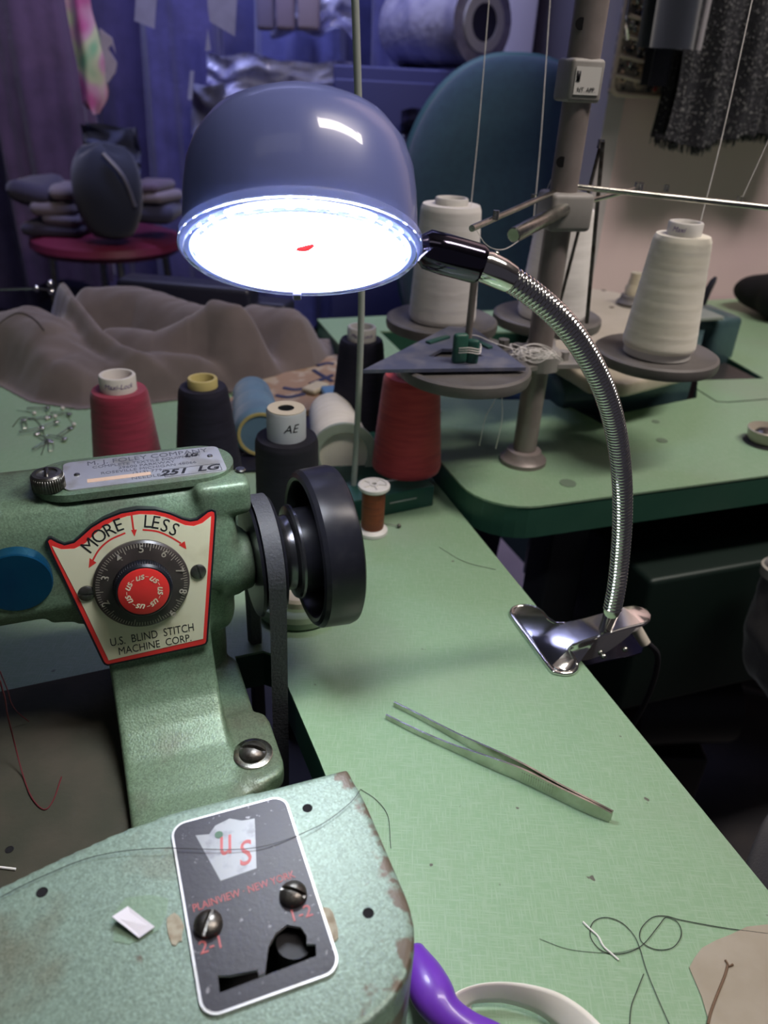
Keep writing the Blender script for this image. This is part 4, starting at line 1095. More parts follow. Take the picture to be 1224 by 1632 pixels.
# ================================================================ TROUSERS ON THE NEAR TABLE
outline = [PZ(u, v, .0) for (u, v) in ((-60, 560), (-60, 620), (0, 606), (60, 637), (130, 648), (230, 640), (330, 628), (420, 612), (500, 592), (545, 560), (565, 545))] + [V((-.04, 1.10, 0)), V((-.12, 1.10, 0)), V((-.30, 1.09, 0)), V((-.46, 1.09, 0)), V((-.56, 1.04, 0))]
OP = [(p.x, p.y) for p in outline]
def edge_dist(x, y):
    inside = False; md = 9; n = len(OP)
    for i in range(n):
        x1, y1 = OP[i]; x2, y2 = OP[(i + 1) % n]
        if (y1 > y) != (y2 > y) and x < (x2 - x1) * (y - y1) / (y2 - y1) + x1: inside = not inside
        dx, dy = x2 - x1, y2 - y1; t_ = max(0, min(1, ((x - x1) * dx + (y - y1) * dy) / (dx * dx + dy * dy)))
        md = min(md, sqrt((x - x1 - t_ * dx) ** 2 + (y - y1 - t_ * dy) ** 2))
    return md if inside else -md
ridges = [
    ([(-.60, 1.00, .045), (-.52, .965, .066), (-.455, .945, .080), (-.425, .925, .078), (-.385, .880, .045), (-.355, .855, .020)], .052, 2.6),
    ([(-.46, 1.06, .080), (-.435, 1.01, .098), (-.405, .960, .094), (-.36, .915, .070), (-.31, .885, .052), (-.25, .872, .046), (-.17, .875, .042), (-.11, .875, .036)], .024, 1.8),
    ([(-.42, 1.07, .080), (-.34, 1.05, .084), (-.28, 1.01, .080), (-.24, .985, .080)], .042, 2.6),
    ([(-.36, .965, .055), (-.30, .945, .060), (-.255, .950, .078), (-.225, .955, .100), (-.195, .945, .100), (-.155, .925, .086), (-.12, .91, .070), (-.09, .90, .050)], .033, 2.4),
    ([(-.30, .90, .044), (-.22, .895, .054), (-.15, .89, .060), (-.10, .882, .045)], .030, 2.2),
    ([(-.19, 1.04, .074), (-.14, 1.02, .078), (-.10, 1.00, .060), (-.055, .985, .022)], .042, 2.4),
    ([(-.44, .915, .060), (-.38, .895, .046), (-.32, .872, .030)], .018, 1.8),
]
def cloth_z(x, y):
    e = edge_dist(x, y)
    if e < -.012: return None
    h = .010
    for pts, w_, pw in ridges:
        best = 0
        for i in range(len(pts) - 1):
            x1, y1, z1 = pts[i]; x2, y2, z2 = pts[i + 1]; dx, dy = x2 - x1, y2 - y1
            t_ = max(0, min(1, ((x - x1) * dx + (y - y1) * dy) / (dx * dx + dy * dy)))
            d = sqrt((x - x1 - t_ * dx) ** 2 + (y - y1 - t_ * dy) ** 2)
            v_ = (z1 + (z2 - z1) * t_) * exp(-(d / w_) ** pw)
            best = max(best, v_)
        k = .007
        h = k * math.log(exp(h / k) + exp(best / k))
    h += .004 * noise.noise(V((x * 18, y * 18, 1))) + .0022 * noise.noise(V((x * 20 + y * 38, y * 70 - x * 20, 4)))
    f = max(0, min(1, (e + .004) / .030)); f = f * f * (3 - 2 * f); f = f ** .45
    return max(.0015, h * f) if e > -.004 else .0012
nx, ny = 250, 150; x0_, x1_, y0_, y1_ = -.60, -.03, .815, 1.15
idx = {}; vs = []; fs = []
for j in range(ny):
    for i in range(nx):
        x = x0_ + (x1_ - x0_) * i / (nx - 1); y = y0_ + (y1_ - y0_) * j / (ny - 1)
        z = cloth_z(x, y)
        if z is not None: idx[(i, j)] = len(vs); vs.append(V((x, y, z)))
for j in range(ny - 1):
    for i in range(nx - 1):
        k = [(i, j), (i + 1, j), (i + 1, j + 1), (i, j + 1)]
        if all(q in idx for q in k): fs.append(tuple(idx[q] for q in k))
tr = thing('trousers', (-.30, .95, 0), 'crumpled taupe wool trousers heaped on the near table behind the thread cones', 'clothing')
b = MB(); b.add([v_ - V((-.30, .95, 0)) for v_ in vs], fs)
part('cloth', b, CLOTH, tr, 0)
tg = PY(441, 545, .905); 
def on_cloth(x, y): return (cloth_z(x, y) or 0) + .0015
q = V((-.148, .915, 0))
b = MB().grid(lambda s, t_: V((q.x + .30 + (s - .5) * .024 + (t_ - .5) * .010, q.y - .95 + (t_ - .5) * .016 - (s - .5) * .008, on_cloth(q.x + (s - .5) * .024 + (t_ - .5) * .010, q.y + (t_ - .5) * .016 - (s - .5) * .008))), 6, 6)
part('care_tag', b, CORE, tr)
# stitched seam lines
SEAM = pmat('seam_dark', (.07, .06, .06), .9)
for ln in ([(-.53, .915), (-.46, .93), (-.42, .90)], [(-.20, .90), (-.185, .875), (-.18, .86)], [(-.155, .94), (-.135, .90), (-.13, .87)]):
    P = smooth_path([V((x, y, 0)) for (x, y) in ln], 30)
    part('seam', MB().path([V((p.x + .30, p.y - .95, on_cloth(p.x, p.y) - .001)) for p in P], .0008, 6), SEAM, tr)
# black case behind the trousers
q = PY(300, 480, 1.12)
solo('black_case', MB().box((q.x + .0, 1.125, .040), (.20, .05, .080), rz=-.12, bev=.008).box((q.x + .12, 1.128, .03), (.06, .045, .055), rz=-.2, bev=.006), pmat('black_case_vinyl', (.015, .016, .03), .4, bump=.2, bscale=300), (q.x, 1.12, 0), 'black oblong case lying behind the taupe trousers', 'case')
# chrome arm with ball ends at left edge
t = thing('chrome_arm', (-.50, 1.12, 0), 'chrome rod with ball ends on a post at the left margin behind the trousers', 'rod')
pa = PY(-60, 463, 1.12); pb = PY(58, 460, 1.12); pc = PY(80, 452, 1.12); base_ = V((-.50, 1.12, 0))
part('rod', MB().path([pa - base_, pb - base_], .0022, 12), CHROME, t)
part('ball', MB().sphere(tuple(pb - base_), .0050, 14), CHROME, t)
part('ball', MB().sphere(tuple(pc - base_), .0055, 14), CHROME, t)
part('ball', MB().sphere(tuple(pc - base_ - V((0, 0, .012))), .0055, 14), CHROME, t)
part('post', MB().path([pc - base_, V((pc.x, pc.y, 0)) - base_], .003, 12), STEEL_D, t)
part('link', MB().path([pb - base_, pc - base_ - V((0, 0, .010))], .0018, 10), STEEL_D, t)

# pins in a loose heap
random.seed(11)
def safety_pin():
    t = thing('safety_pin', (0, 0, 0), '', 'pin')
    L = .022
    b = MB().path(smooth_path([V((L / 2, 0, .001)), V((-L / 2 + .002, -.0008, .001)), V((-L / 2, .0015, .0012)), V((-L / 2 + .002, .0035, .001)), V((L / 2, .0045, .0018))], 30), .00045, 6)
    part('wire', b, STEEL, t)
    part('clasp', MB().box((L / 2, .0022, .0014), (.005, .006, .0022), bev=.0008), STEEL, t)
    return t
sp0 = safety_pin()
spl = [(62, 668, .3), (95, 662, -.2), (50, 690, .5), (70, 697, 2.4), (88, 700, -.4), (78, 682, .9), (105, 690, 1.3), (42, 678, 2.0), (60, 655, .1), (84, 712, 1.9), (68, 712, 1.2)]
for i, (u, v, a) in enumerate(spl):
    o = sp0 if i == 0 else copy_tree(sp0)
    p = PZ(u, v, .001); o.location = (p.x, p.y, T + .0003 + .0012 * (i % 3)); o.rotation_euler = (0, 0, a)
    o['label'] = 'silver safety pin in the loose pin heap left of the crimson cone'; o['group'] = 'safety pins in the loose heap'
for i, (u, v, a) in enumerate(((55, 659, 2.8), (100, 651, .4), (118, 677, 2.2), (88, 664, 1.2), (75, 667, 2.0))):
    p = PZ(u, v, .002)
    t = thing('glass_head_pin', (p.x, p.y, 0), 'white ball-headed pin in the heap of pins left of the crimson cone', 'pin', a, 'white-headed pins in the loose heap')
    part('pin_head', MB().sphere((0, 0, .0024), .0022, 12), CORE, t)
    part('pin_shaft', MB().cyl((0, 0, .0024), (.026, 0, .0008), .0004, .0002, 6), STEEL, t)
P = [PZ(u, v, .001) for (u, v) in ((20, 680), (35, 665), (60, 672), (72, 700), (66, 725))]
solo('bent_wire', MB().path(smooth_path(P, 30), .0004, 6), STEEL_D, P[0], 'bent thin wire curling round the heap of pins', 'wire')

# ================================================================ FOREGROUND BITS
# white paper scrap on the casting
sc_ = [MZp(x / 1.749, 1180 + y / 1.7478, 80.8) for (x, y) in ((315, 503), (357, 465), (432, 522), (388, 553))]
vs = [MW(p.x, p.y, 80.6 + dz) for p, dz in zip(sc_, (2.6, .6, .5, .5))]
n_ = V((0, 0, .00035))
solo('paper_scrap', MB().add(vs + [p + n_ for p in vs], [(0, 1, 2, 3), (7, 6, 5, 4), (0, 1, 5, 4), (1, 2, 6, 5), (2, 3, 7, 6), (3, 0, 4, 7)]), pmat('white_paper', (.60, .58, .62), .7), vs[1], 'small white paper scrap lying on the near green casting left of its black plate', 'paper')
gl = [MZp(x / 1.749, 1180 + y / 1.7478, 80.2) for (x, y) in ((318, 480), (350, 438), (420, 430), (470, 440), (462, 490), (440, 530), (360, 568), (316, 560))]
part('glue_stain', MB().prism([(p.x, p.y) for p in gl], 79.3, 80.15, K), pmat('glue_stain', (.18, .27, .19), .4, .1, bump=.2, bscale=500), MM)
# brown paper patch with a slit
pc_ = [(1224 + 40, 1470), (1190, 1478), (1165, 1490), (1140, 1500), (1118, 1512), (1106, 1528), (1098, 1543), (1106, 1562), (1118, 1590), (1130, 1632), (1140, 1660), (1264, 1660)]
P = [PZ(u, v, .0) for (u, v) in pc_]
t = thing('paper_patch', P[5], 'torn beige paper patch with a stitched slit at the lower right corner of the table', 'paper')
part('sheet', MB().prism([(p.x - P[5].x, p.y - P[5].y) for p in P][::-1], .0002, .0007), pmat('beige_paper', (.36, .32, .25), .8, 0, (.32, .28, .21), 40), t)
sl_ = smooth_path([PZ(u, v, .0009) - P[5] for (u, v) in ((1160, 1537), (1155, 1555), (1143, 1585), (1133, 1612), (1128, 1632))], 24)
b = MB().path(sl_, .0006, 6)
b.path([PZ(u, v, .0012) - P[5] for (u, v) in ((1156, 1530), (1162, 1540), (1168, 1537))], .0006, 6)
part('slit', b, pmat('slit_brown', (.16, .10, .06), .8), t)
# white ribbon loop standing on edge
top_ = [(712, 1602), (722, 1585), (745, 1573), (775, 1566), (810, 1565), (850, 1570), (890, 1582), (925, 1603), (955, 1630), (990, 1670)]
bot_ = [(728, 1630), (738, 1612), (752, 1600), (770, 1597), (805, 1598), (850, 1612), (880, 1632), (905, 1655), (925, 1680), (950, 1720)]
A_ = smooth_path([PZ(u, v, .014) for (u, v) in top_], 40); B_ = smooth_path([PZ(u, v, .003) for (u, v) in bot_], 40)
b = MB(); b.grid(lambda s, t_: A_[min(39, int(round(s * 39)))].lerp(B_[min(39, int(round(s * 39)))], t_) + V((0, 0, .0012 * sin(pi * t_))), 40, 6)
C_ = [PZ(u, v, .010) for (u, v) in ((712, 1602), (714, 1625), (726, 1650), (745, 1680))]; D_ = [PZ(u, v, .001) for (u, v) in ((752, 1600), (750, 1625), (756, 1650), (770, 1680))]
b.grid(lambda s, t_: smooth_path(C_, 12)[int(round(s * 11))].lerp(smooth_path(D_, 12)[int(round(s * 11))], t_), 12, 4)
rb_ = solo('ribbon', b, pmat('ivory_satin_ribbon', (.82, .80, .72), .45, 0, (.75, .72, .63), 40, sheen=.4), PZ(720, 1630, 0), 'ivory satin ribbon loop on the table at the bottom edge', 'ribbon', ang=0)
md = rb_.modifiers.new('s', 'SOLIDIFY'); md.thickness = .0004
# purple scissor handle
P = smooth_path([PZ(u, v, z) for (u, v, z) in ((655, 1520, .012), (672, 1548, .014), (690, 1585, .015), (712, 1615, .014), (750, 1640, .012), (800, 1665, .010), (850, 1720, .010))], 40)
rr = [.0065 + .003 * exp(-((i - 12) / 8) ** 2) for i in range(40)]
solo('scissor_handle', MB().path(P, rr, 24, flat=.8), pmat('purple_plastic', (.14, .035, .42), .35, coat=.2), PZ(700, 1600, 0), 'glossy purple plastic scissor handle poking out from under the near casting', 'scissors', ang=0)
# loose threads on the table
thread([(1224, 1488), (1150, 1478), (1085, 1466), (1062, 1460), (1040, 1462), (1022, 1480), (1022, 1500), (1045, 1513), (1072, 1510), (1086, 1490), (1080, 1470), (1062, 1462), (1050, 1475), (1025, 1505), (1000, 1518), (975, 1520), (955, 1512), (941, 1492), (945, 1470), (965, 1462), (990, 1470), (1010, 1490), (1020, 1512), (1030, 1545), (1046, 1585), (1070, 1640)],
       .0006, .00020, n=200, label='long black hair-fine thread looped in a figure eight on the table right of the ribbon')
thread([(1026, 1552), (1015, 1580), (1006, 1605), (1003, 1645)], .0006, .00018, label='short black thread running down to the bottom edge left of the paper patch')
thread([(860, 1496), (900, 1511), (940, 1517), (985, 1518), (1018, 1510)], .0004, .00013, pmat('grey_thread', (.12, .16, .12), .7), label='faint grey thread lying towards the figure-eight loop')
thread([(929, 1469), (940, 1480), (953, 1492), (962, 1508), (975, 1520), (986, 1530)], .0007, .00050, WHITE_TH, label='short bent white thread piece beside the figure-eight loop')
thread([(575, 1258), (600, 1275), (618, 1300), (622, 1340), (623, 1352)], .0006, .00016, label='fine black thread curling off the near casting onto the table')
thread([(0, 1430, .0812), (60, 1400, .0812), (150, 1365, .0812), (250, 1352, .0824), (400, 1352, .0824), (500, 1320, .0812), (555, 1282, .0812), (575, 1258, .081)], 0, .00016, label='fine black thread crossing the near casting and its black plate')
thread([(0, 1382), (25, 1385)], .0048, .0006, WHITE_TH, n=8, label='white thread end on the machine bed at the left margin')
thread([(700, 872), (740, 895), (790, 908)], .0005, .00016, label='thin dark thread on the table right of the copper spool')

# ================================================================ CHAIR BEHIND
cx = PY(822, 300, 1.56)
ch = thing('office_chair', (cx.x, 1.56, -.75), 'teal fabric office chair with tall rounded back behind the rear table', 'chair', radians(8))
def back(s, t_):
    a = 2 * pi * s; ph = pi * (t_ - .5)
    e = cos(ph) ** .35 if cos(ph) > 0 else 0
    ca, sa = cos(a), sin(a)
    X = math.copysign(abs(ca) ** .78, ca) * .212 * e; Z = math.copysign(abs(sa) ** .72, sa) * .285 * e
    X *= 1 - .16 * (Z / .285 if Z > 0 else 0) ** 2
    return V((X, .035 * sin(ph) + .25 * X * X * 4 + .05 * (Z / .28), Z))
zc_ = .75 + .105
b = MB().grid(lambda s, t_: back(s, min(1 - 1e-7, max(1e-7, t_))) + V((0, 0, zc_)), 64, 24, wrap=True)
part('backrest', b, TEAL_F, ch, 0)
part('backrest_shell', MB().grid(lambda s, t_: back(s, min(1 - 1e-7, max(1e-7, t_))) * 1.02 + V((0, .022, zc_)), 64, 24, wrap=True), pmat('teal_piping', (.05, .14, .15), .6), ch, 0)
part('seat', MB().box((0, .28, .46), (.44, .44, .09), bev=.04), TEAL_F, ch)
part('back_bracket', MB().box((0, .07, .52), (.08, .02, .30), bev=.005), BLACK_M, ch)
part('gas_column', MB().cyl((0, .28, .08), (0, .28, .42), .025, .025, 20), BLACK_M, ch)
for k in range(5):
    a = 2 * pi * k / 5
    part('base_spoke', MB().box((.14 * cos(a), .28 + .14 * sin(a), .09), (.28, .04, .03), rz=a, bev=.006), BLACK_M, ch)
    part('caster', MB().cyl((.27 * cos(a), .28 + .27 * sin(a) - .012, .035), (.27 * cos(a), .28 + .27 * sin(a) + .012, .035), .035, .035, 16), BLACK_M, ch)

# ================================================================ HANGING THINGS ON THE RIGHT WALL
NW = -W
def wallp(u, v, off=.03):
    d = ray(u, v); n = W; t_ = ((1.135 - off) - C0.dot(n)) / d.dot(n); return C0 + d * t_
# organiser with pockets
oc = [wallp(u, v, .03) for (u, v) in ((985, -120), (976, 150), (1070, 158), (1075, -120))]
t = thing('hanging_organizer', oc[1], 'clear pocket organiser with cream binding, filled with small findings, on the wall', 'organizer')
Mo = Matrix(((U.x, W.x, 0, 0), (U.y, W.y, 0, 0), (0, 0, 1, 0), (0, 0, 0, 1)))
def wl(p): p = V(p) - oc[1]; return V((p.dot(U), p.dot(W), p.z))
L4 = [wl(p) for p in oc]
xw = L4[2].x; zt_ = L4[0].z
part('backing', MB().box((xw / 2, .012, zt_ / 2), (xw, .006, zt_), Mo, bev=.002), pmat('clear_vinyl', (.30, .27, .24), .15, 0, (.62, .52, .40), 90, .5, .6, .4, 60, .004), t)
b = MB(); rc = rrect(0, 0, xw, zt_, .012, 5)
b.path([V((x, .004, z)) for (x, z) in rc + rc[:1]], .0035, 8, Mo)
for k in range(1, 8):
    zz = zt_ * k / 8; b.path(smooth_path([V((0, .0, zz)), V((xw / 2, -.004, zz - .006)), V((xw, .0, zz))], 12), .0028, 8, Mo)
part('binding', b, pmat('cream_tape', (.52, .44, .36), .6), t)
random.seed(5)
FIND = [pmat('finding_dark', (.05, .05, .06), .3, .5), pmat('finding_silver', (.55, .53, .5), .25, .8), pmat('finding_red', (.30, .05, .05), .5), pmat('finding_peach', (.55, .40, .28), .5)]
for k in range(5):
    for m_i, cnt in ((0, 16), (1, 12), (3, 8)) + (((2, 4),) if k == 0 else ()):
        b = MB()
        for i in range(cnt):
            x = random.uniform(.01, xw - .008); z = zt_ * (k / 8) + random.uniform(.008, .045)
            b.sphere((x, random.uniform(-.001, .007), z), random.uniform(.0022, .0052), 8, (1, .5, random.uniform(.5, 1.4)), Mo)
        part('pocket_contents', b, FIND[m_i], t)
# wire hanger hooks in front
b = MB()
for (u0, u1) in ((1000, 998), (1027, 1024)):
    b.path(smooth_path([wallp(u0 + 4, -60, .08), wallp(u0 + 2, 0, .08), wallp(u1, 30, .08), wallp(u1 + 2, 62, .07)], 12), .0022, 8)
hk = solo('wire_hook', b, CHROME, wallp(1012, 60, .07), 'pair of bright wire hooks hanging in front of pocket organiser', 'hook')
# black fringed garment
def frock():
    b = MB()
    l, r = wallp(1068, 200, .10), wallp(1330, 200, .10)
    zb_, zt2 = wallp(1140, 222, .10).z, .62
    def fn(s, t_):
        x = l.lerp(r, s); wv = .012 * sin(s * 26) + .008 * sin(s * 61 + 1)
        z = zb_ + (zt2 - zb_) * t_ - (.010 * sin(s * 9) if t_ < .2 else 0)
        return V((x.x, x.y, z)) + W * (wv * (1 - .4 * t_)) + U * (.004 * sin(t_ * 9))
    b.grid(fn, 120, 30); n0 = len(b.v)
    b.grid(lambda s, t_: fn(s, t_) + W * .035, 120, 30)
    return b, fn
fb_, ffn = frock()
BLKF = pmat('black_boucle', (.014, .015, .02), .75, 0, (.20, .20, .20), 260, .60, .66, .6, 260, .003, det=3)
t = thing('fringed_garment', wallp(1140, 222, .10), 'black glittery woven garment with fringed hem hanging on the right wall', 'clothing')
o0 = wallp(1140, 222, .10)
fb_.v = [v_ - o0 for v_ in fb_.v]; part('cloth', fb_, BLKF, t, 0)
b = MB(); random.seed(8)
for i in range(420):
    s = i / 420; p = ffn(s, 0) - o0 + W * random.uniform(-.002, .03)
    b.path([p + V((0, 0, .004)), p + U * random.uniform(-.003, .003) - V((0, 0, random.uniform(.006, .013)))], [.0011, .0005], 4)
o = part('fringe', b, BLKF, t, 0); o['kind'] = 'stuff'
b = MB(); random.seed(9)
for i in range(1500):
    p = ffn(random.random(), random.random()) - o0 - W * .002
    a = random.uniform(0, 3.1); d = (U * cos(a) + V((0, 0, sin(a)))) * random.uniform(.001, .003)
    b.path([p - d, p + d], .0005, 3)
o = part('glitter_yarn', b, pmat('silver_yarn', (.16, .16, .17), .4, .3), t, 0); o['kind'] = 'stuff'
# dark smooth garment sleeve with grey lining in front of it
la, lb_ = wallp(1038, 60, .13), wallp(1116, 60, .13)
zb2 = wallp(1080, 78, .13).z
b = MB().grid(lambda s, t_: V((*(la.lerp(lb_, s)).xy, zb2 + (.62 - zb2) * t_)) + W * (.012 * sin(s * 7 + t_)), 40, 10)
b.grid(lambda s, t_: V((*(la.lerp(lb_, s)).xy, zb2 + (.62 - zb2) * t_)) + W * (.03 + .004 * sin(s * 7)), 40, 10)
t = thing('dark_garment', (la.x, la.y, zb2), 'plain dark slate garment hanging between the pocket organiser and fringed garment', 'clothing')
b.v = [v_ - V((la.x, la.y, zb2)) for v_ in b.v]; part('cloth', b, pmat('slate_satin', (.022, .027, .042), .45, sheen=.3), t, 0)
b = MB().path([V((lb_.x - la.x, lb_.y - la.y, .0)) + V((0, -.002, z)) for z in (0, .1, .3)], .004, 8); part('pale_lining', b, pmat('grey_lining', (.28, .27, .29), .5), t)
lc, ld = wallp(1040, 100, .06), wallp(1085, 100, .06); zb3 = wallp(1060, 138, .06).z
b = MB().grid(lambda s, t_: V((*(lc.lerp(ld, s)).xy, zb3 + (.5 - zb3) * t_)) + W * (.010 * sin(s * 9)), 20, 8)
b.grid(lambda s, t_: V((*(lc.lerp(ld, s)).xy, zb3 + (.5 - zb3) * t_)) + W * .02, 20, 8)
solo('dark_garment', b, pmat('black_navy_cloth', (.012, .013, .024), .8, sheen=.2), (lc.x, lc.y, zb3), 'black cloth hanging lowest between organiser and fringed garment', 'clothing', ang=0)

# rail carrying them
rl0, rl1 = wallp(975, 0, .08), wallp(1500, 0, .08)
t = thing('wall_rail', (rl0.x, rl0.y, .60), 'steel garment rail fixed along the right wall above the hanging garments', 'rail')
part('rail', MB().path([V((rl0.x, rl0.y, .62)) - V((rl0.x, rl0.y, .60)), V((rl1.x, rl1.y, .62)) - V((rl0.x, rl0.y, .60))], .012, 16), STEEL, t)

# ================================================================ FILM ROLL ON A CABINET
pr = PY(770, 36, 2.2)
ax_ = (V((-.60, .80, -.03))).normalized()
t = thing('plastic_film_roll', pr, 'roll of clear plastic film with white core end facing the camera', 'film roll', rot=ax_.to_track_quat('Z', 'Y').to_euler())
part('film', MB().lathe([(.044, 0), (.092, 0), (.094, .004), (.095, .30), (.090, .31), (.044, .31)], 64), pmat('wound_film', (.42, .40, .46), .18, 0, (.26, .25, .34), 14, .4, .6, .5, 30, .01, coat=.4), t, 40)
part('core_ring', MB().lathe([(.040, -.006), (.063, -.006), (.064, .0), (.064, .002), (.040, .002)], 64, close=True), CORE, t, 40)
part('core_tube', MB().lathe([(.040, -.004), (.040, .29)], 48), pmat('dark_tube', (.03, .03, .06), .6), t)
cb = thing('film_cabinet', (pr.x - .10, 2.33, -.75), 'dark navy cabinet standing behind the chair, carrying the plastic film roll', 'cabinet')
ch_ = pr.z - .103 + .75
part('carcass', MB().box((0, .02, ch_ / 2), (.52, .30, ch_), bev=.006), pmat('navy_cabinet', (.055, .06, .17), .6), cb)
part('door', MB().box((-.13, -.150, ch_ / 2), (.25, .02, ch_ - .06), bev=.004), pmat('navy_cabinet_door', (.06, .066, .18), .55), cb)
part('door', MB().box((.13, -.150, ch_ / 2), (.25, .02, ch_ - .06), bev=.004), pmat('navy_cabinet_door_b', (.06, .066, .18), .55), cb)

# ================================================================ CLOTHES RACK AT THE BACK LEFT
rk = thing('clothes_rail', (-.8, 2.75, -.75), 'long steel clothes rail at the back left carrying dark garments', 'clothes rail')
part('rail', MB().cyl((-1.25, 0, 1.72), (1.15, 0, 1.72), .014, .014, 16), STEEL, rk)
for x in (-1.22, 1.12): part('upright', MB().cyl((x, 0, 0), (x, 0, 1.72), .014, .014, 16), STEEL, rk)
def garment(px, y, wpx, zb, col, label, depth=.085, folds=7, rough=.85, seed=0, name='hanging_garment', sheen=.3, lean=0, ztop=.93, group=None):
    p = PY(px, 200, y); w2 = wpx / 1226 * y / 2; random.seed(seed)
    ph = [random.uniform(0, 6) for _ in range(4)]
    def fn(s, t_):
        a = 2 * pi * s; z = zb + (ztop - zb) * t_
        k = 1 if t_ < .86 else max(.12, 1 - ((t_ - .86) / .14) ** 1.6 * .9)
        f = 1 + (.16 * sin(folds * a + ph[0] + 2 * t_) + .07 * sin((folds * 2 + 1) * a + ph[1])) * (1.1 - t_)
        return V((p.x + w2 * k * cos(a) * (1 + .05 * sin(4 * t_ + ph[2])) * (.5 + .5 * f) + lean * (1 - t_), p.y + depth * k * sin(a) * f, z + (.02 * sin(3 * a + ph[3]) if t_ < .05 else 0)))
    b = MB().grid(fn, 96, 26, wrap=True)
    t = thing(name, (p.x, p.y, zb), label, 'clothing', 0, group)
    b.v = [v_ - V((p.x, p.y, zb)) for v_ in b.v]
    part('cloth', b, pmat('cloth_' + str(seed), col, rough, 0, tuple(c * .7 for c in col), 12, sheen=sheen, bump=.3, bscale=60, bdist=.004), t, 0)
    part('hanger', MB().path(smooth_path([V((-w2 * .7, 0, ztop - zb - .05)), V((0, 0, ztop - zb + .0)), V((0, 0, ztop - zb + .03)), V((0, .0, .97 - zb))], 20), .003, 8), STEEL, t)
    return t
garment(-20, 2.86, 140, -.45, (.055, .040, .075), 'near-black coat hanging at the far left margin', seed=21)
garment(75, 2.60, 130, -.30, (.100, .055, .100), 'long dark plum coat hanging left of the multicoloured scarf', seed=22)
garment(205, 2.86, 130, -.40, (.075, .060, .17), 'haze-tinted dark violet coat hanging between the scarf and the lamp', seed=23)  # from here on the coat colours carry the lamp's blue lens haze
garment(300, 2.60, 110, -.42, (.085, .080, .24), 'haze-tinted dark indigo coat hanging behind the white cloth corner, left of lamp head', seed=24)
garment(385, 2.88, 140, -.40, (.14, .14, .36), 'haze-tinted blue-violet coat hanging directly behind the lamp head left half', seed=25)
garment(480, 2.62, 125, -.40, (.13, .14, .36), 'haze-tinted navy jacket hanging behind the lamp head right half', seed=26)
garment(590, 2.88, 130, -.40, (.085, .09, .27), 'haze-tinted dark blue coat hanging right of the thin rod, near the film roll', seed=27)
garment(655, 2.62, 120, -.40, (.07, .07, .20), 'dark coat hanging furthest right on the back rail, behind the cabinet', seed=28)
# plastic wrapped shirts above the lamp
PLAST = pmat('dry_cleaner_film', (.60, .62, .80), .18, 0, (.16, .16, .32), 12, .40, .62, .8, 18, .02, alpha=.75, coat=.6)
def crumple(px0, py0, px1, py1, y, seed, label, m=PLAST, name='plastic_garment_cover', amp=.03, cat='garment cover'):
    a_, b_ = PY(px0, py0, y), PY(px1, py1, y); random.seed(seed); o_ = V(((a_.x + b_.x) / 2, y, b_.z))
    def fn(s, t_, sg):
        x = a_.x + (b_.x - a_.x) * s; z = b_.z + (a_.z - b_.z) * t_
        e = (sin(pi * min(.98, max(.02, s)))) ** .4 
        n1 = noise.noise(V((x * 9 + seed, z * 16, seed))) * amp * 1.6 + noise.noise(V((x * 26, z * 34 + seed, 2))) * amp * .7
        edge = .04 * noise.noise(V((x * 12, seed, 5))) * (1 - t_)
        return V((x, y + sg * (.05 * e) + n1, z + edge + .03 * noise.noise(V((z * 9, x * 9, seed))))) - o_
    b = MB().grid(lambda s, t_: fn(s, t_, -1), 60, 50); b.grid(lambda s, t_: fn(s, t_, 1), 60, 50)
    t = thing(name, o_, label, cat)
    part('sheet', b, m, t, 0); return t
crumple(330, 85, 560, 190, 2.45, 31, 'crinkled clear plastic cover heaped over clothes just above the lamp head')
crumple(430, -30, 565, 60, 2.42, 32, 'clear plastic cover over shirts at top edge, left of the thin rod')
crumple(305, 140, 365, 215, 2.40, 34, 'pale blue-grey sleeve in plastic hanging beside the left of lamp head', pmat('pale_sleeve', (.16, .17, .27), .5), 'hanging_sleeve', .02, 'clothing')
# shirts inside
for i, (px, wpx, col, lab) in enumerate(((455, 26, (.30, .25, .34), 'folded pinkish shirt edge at top edge, left of the thin rod'), (492, 30, (.36, .30, .36), 'folded pale shirt edge touching the thin rod at top edge'), (423, 24, (.22, .20, .32), 'folded lilac shirt edge, leftmost at the top edge'))):
    a_ = PY(px, 20, 2.36); w_ = wpx / 1226 * 2.36
    solo('folded_shirt', MB().box((a_.x, 2.36, a_.z + .06), (w_, .03, .20), bev=.01), pmat('shirt_%d' % i, col, .7), (a_.x, 2.36, a_.z - .04), lab, 'clothing')
# white hanging corners of cloth / tags
def flap(pts, y, col, label, name, cat, th=.004, m=None):
    P = [PY(u, v, y) for (u, v) in pts]; c = P[0]
    n = len(P); b = MB().add([p - c for p in P] + [p - c + V((0, th, 0)) for p in P], [tuple(range(n)), tuple(range(n, 2 * n))[::-1]] + [(i, (i + 1) % n, (i + 1) % n + n, i + n) for i in range(n)])
    t = thing(name, c, label, cat); part('sheet', b, m or pmat('c_' + name, col, .7, 0, tuple(k * .8 for k in col), 20), t, 20); return t
flap([(219, -40), (252, -40), (246, 46), (214, 33)], 2.3, (.30, .29, .38), 'white paper tag hanging at the top edge right of the multicoloured scarf', 'paper_tag', 'tag')
flap([(328, -40), (380, -40), (374, 58), (334, 34), (331, 10)], 2.3, (.30, .29, .37), 'pale folded cloth corner hanging at the top edge above lamp head left side', 'cloth_corner', 'cloth')
flap([(331, 46), (336, 80), (327, 82)], 2.3, (.32, .32, .42), 'tiny pale cloth tip below the folded cloth corner', 'cloth_tip', 'cloth')
flap([(303, 113), (309, 113), (306, 160), (299, 158)], 2.3, (.36, .37, .50), 'slim white label hanging left above the lamp head', 'slim_label', 'tag')
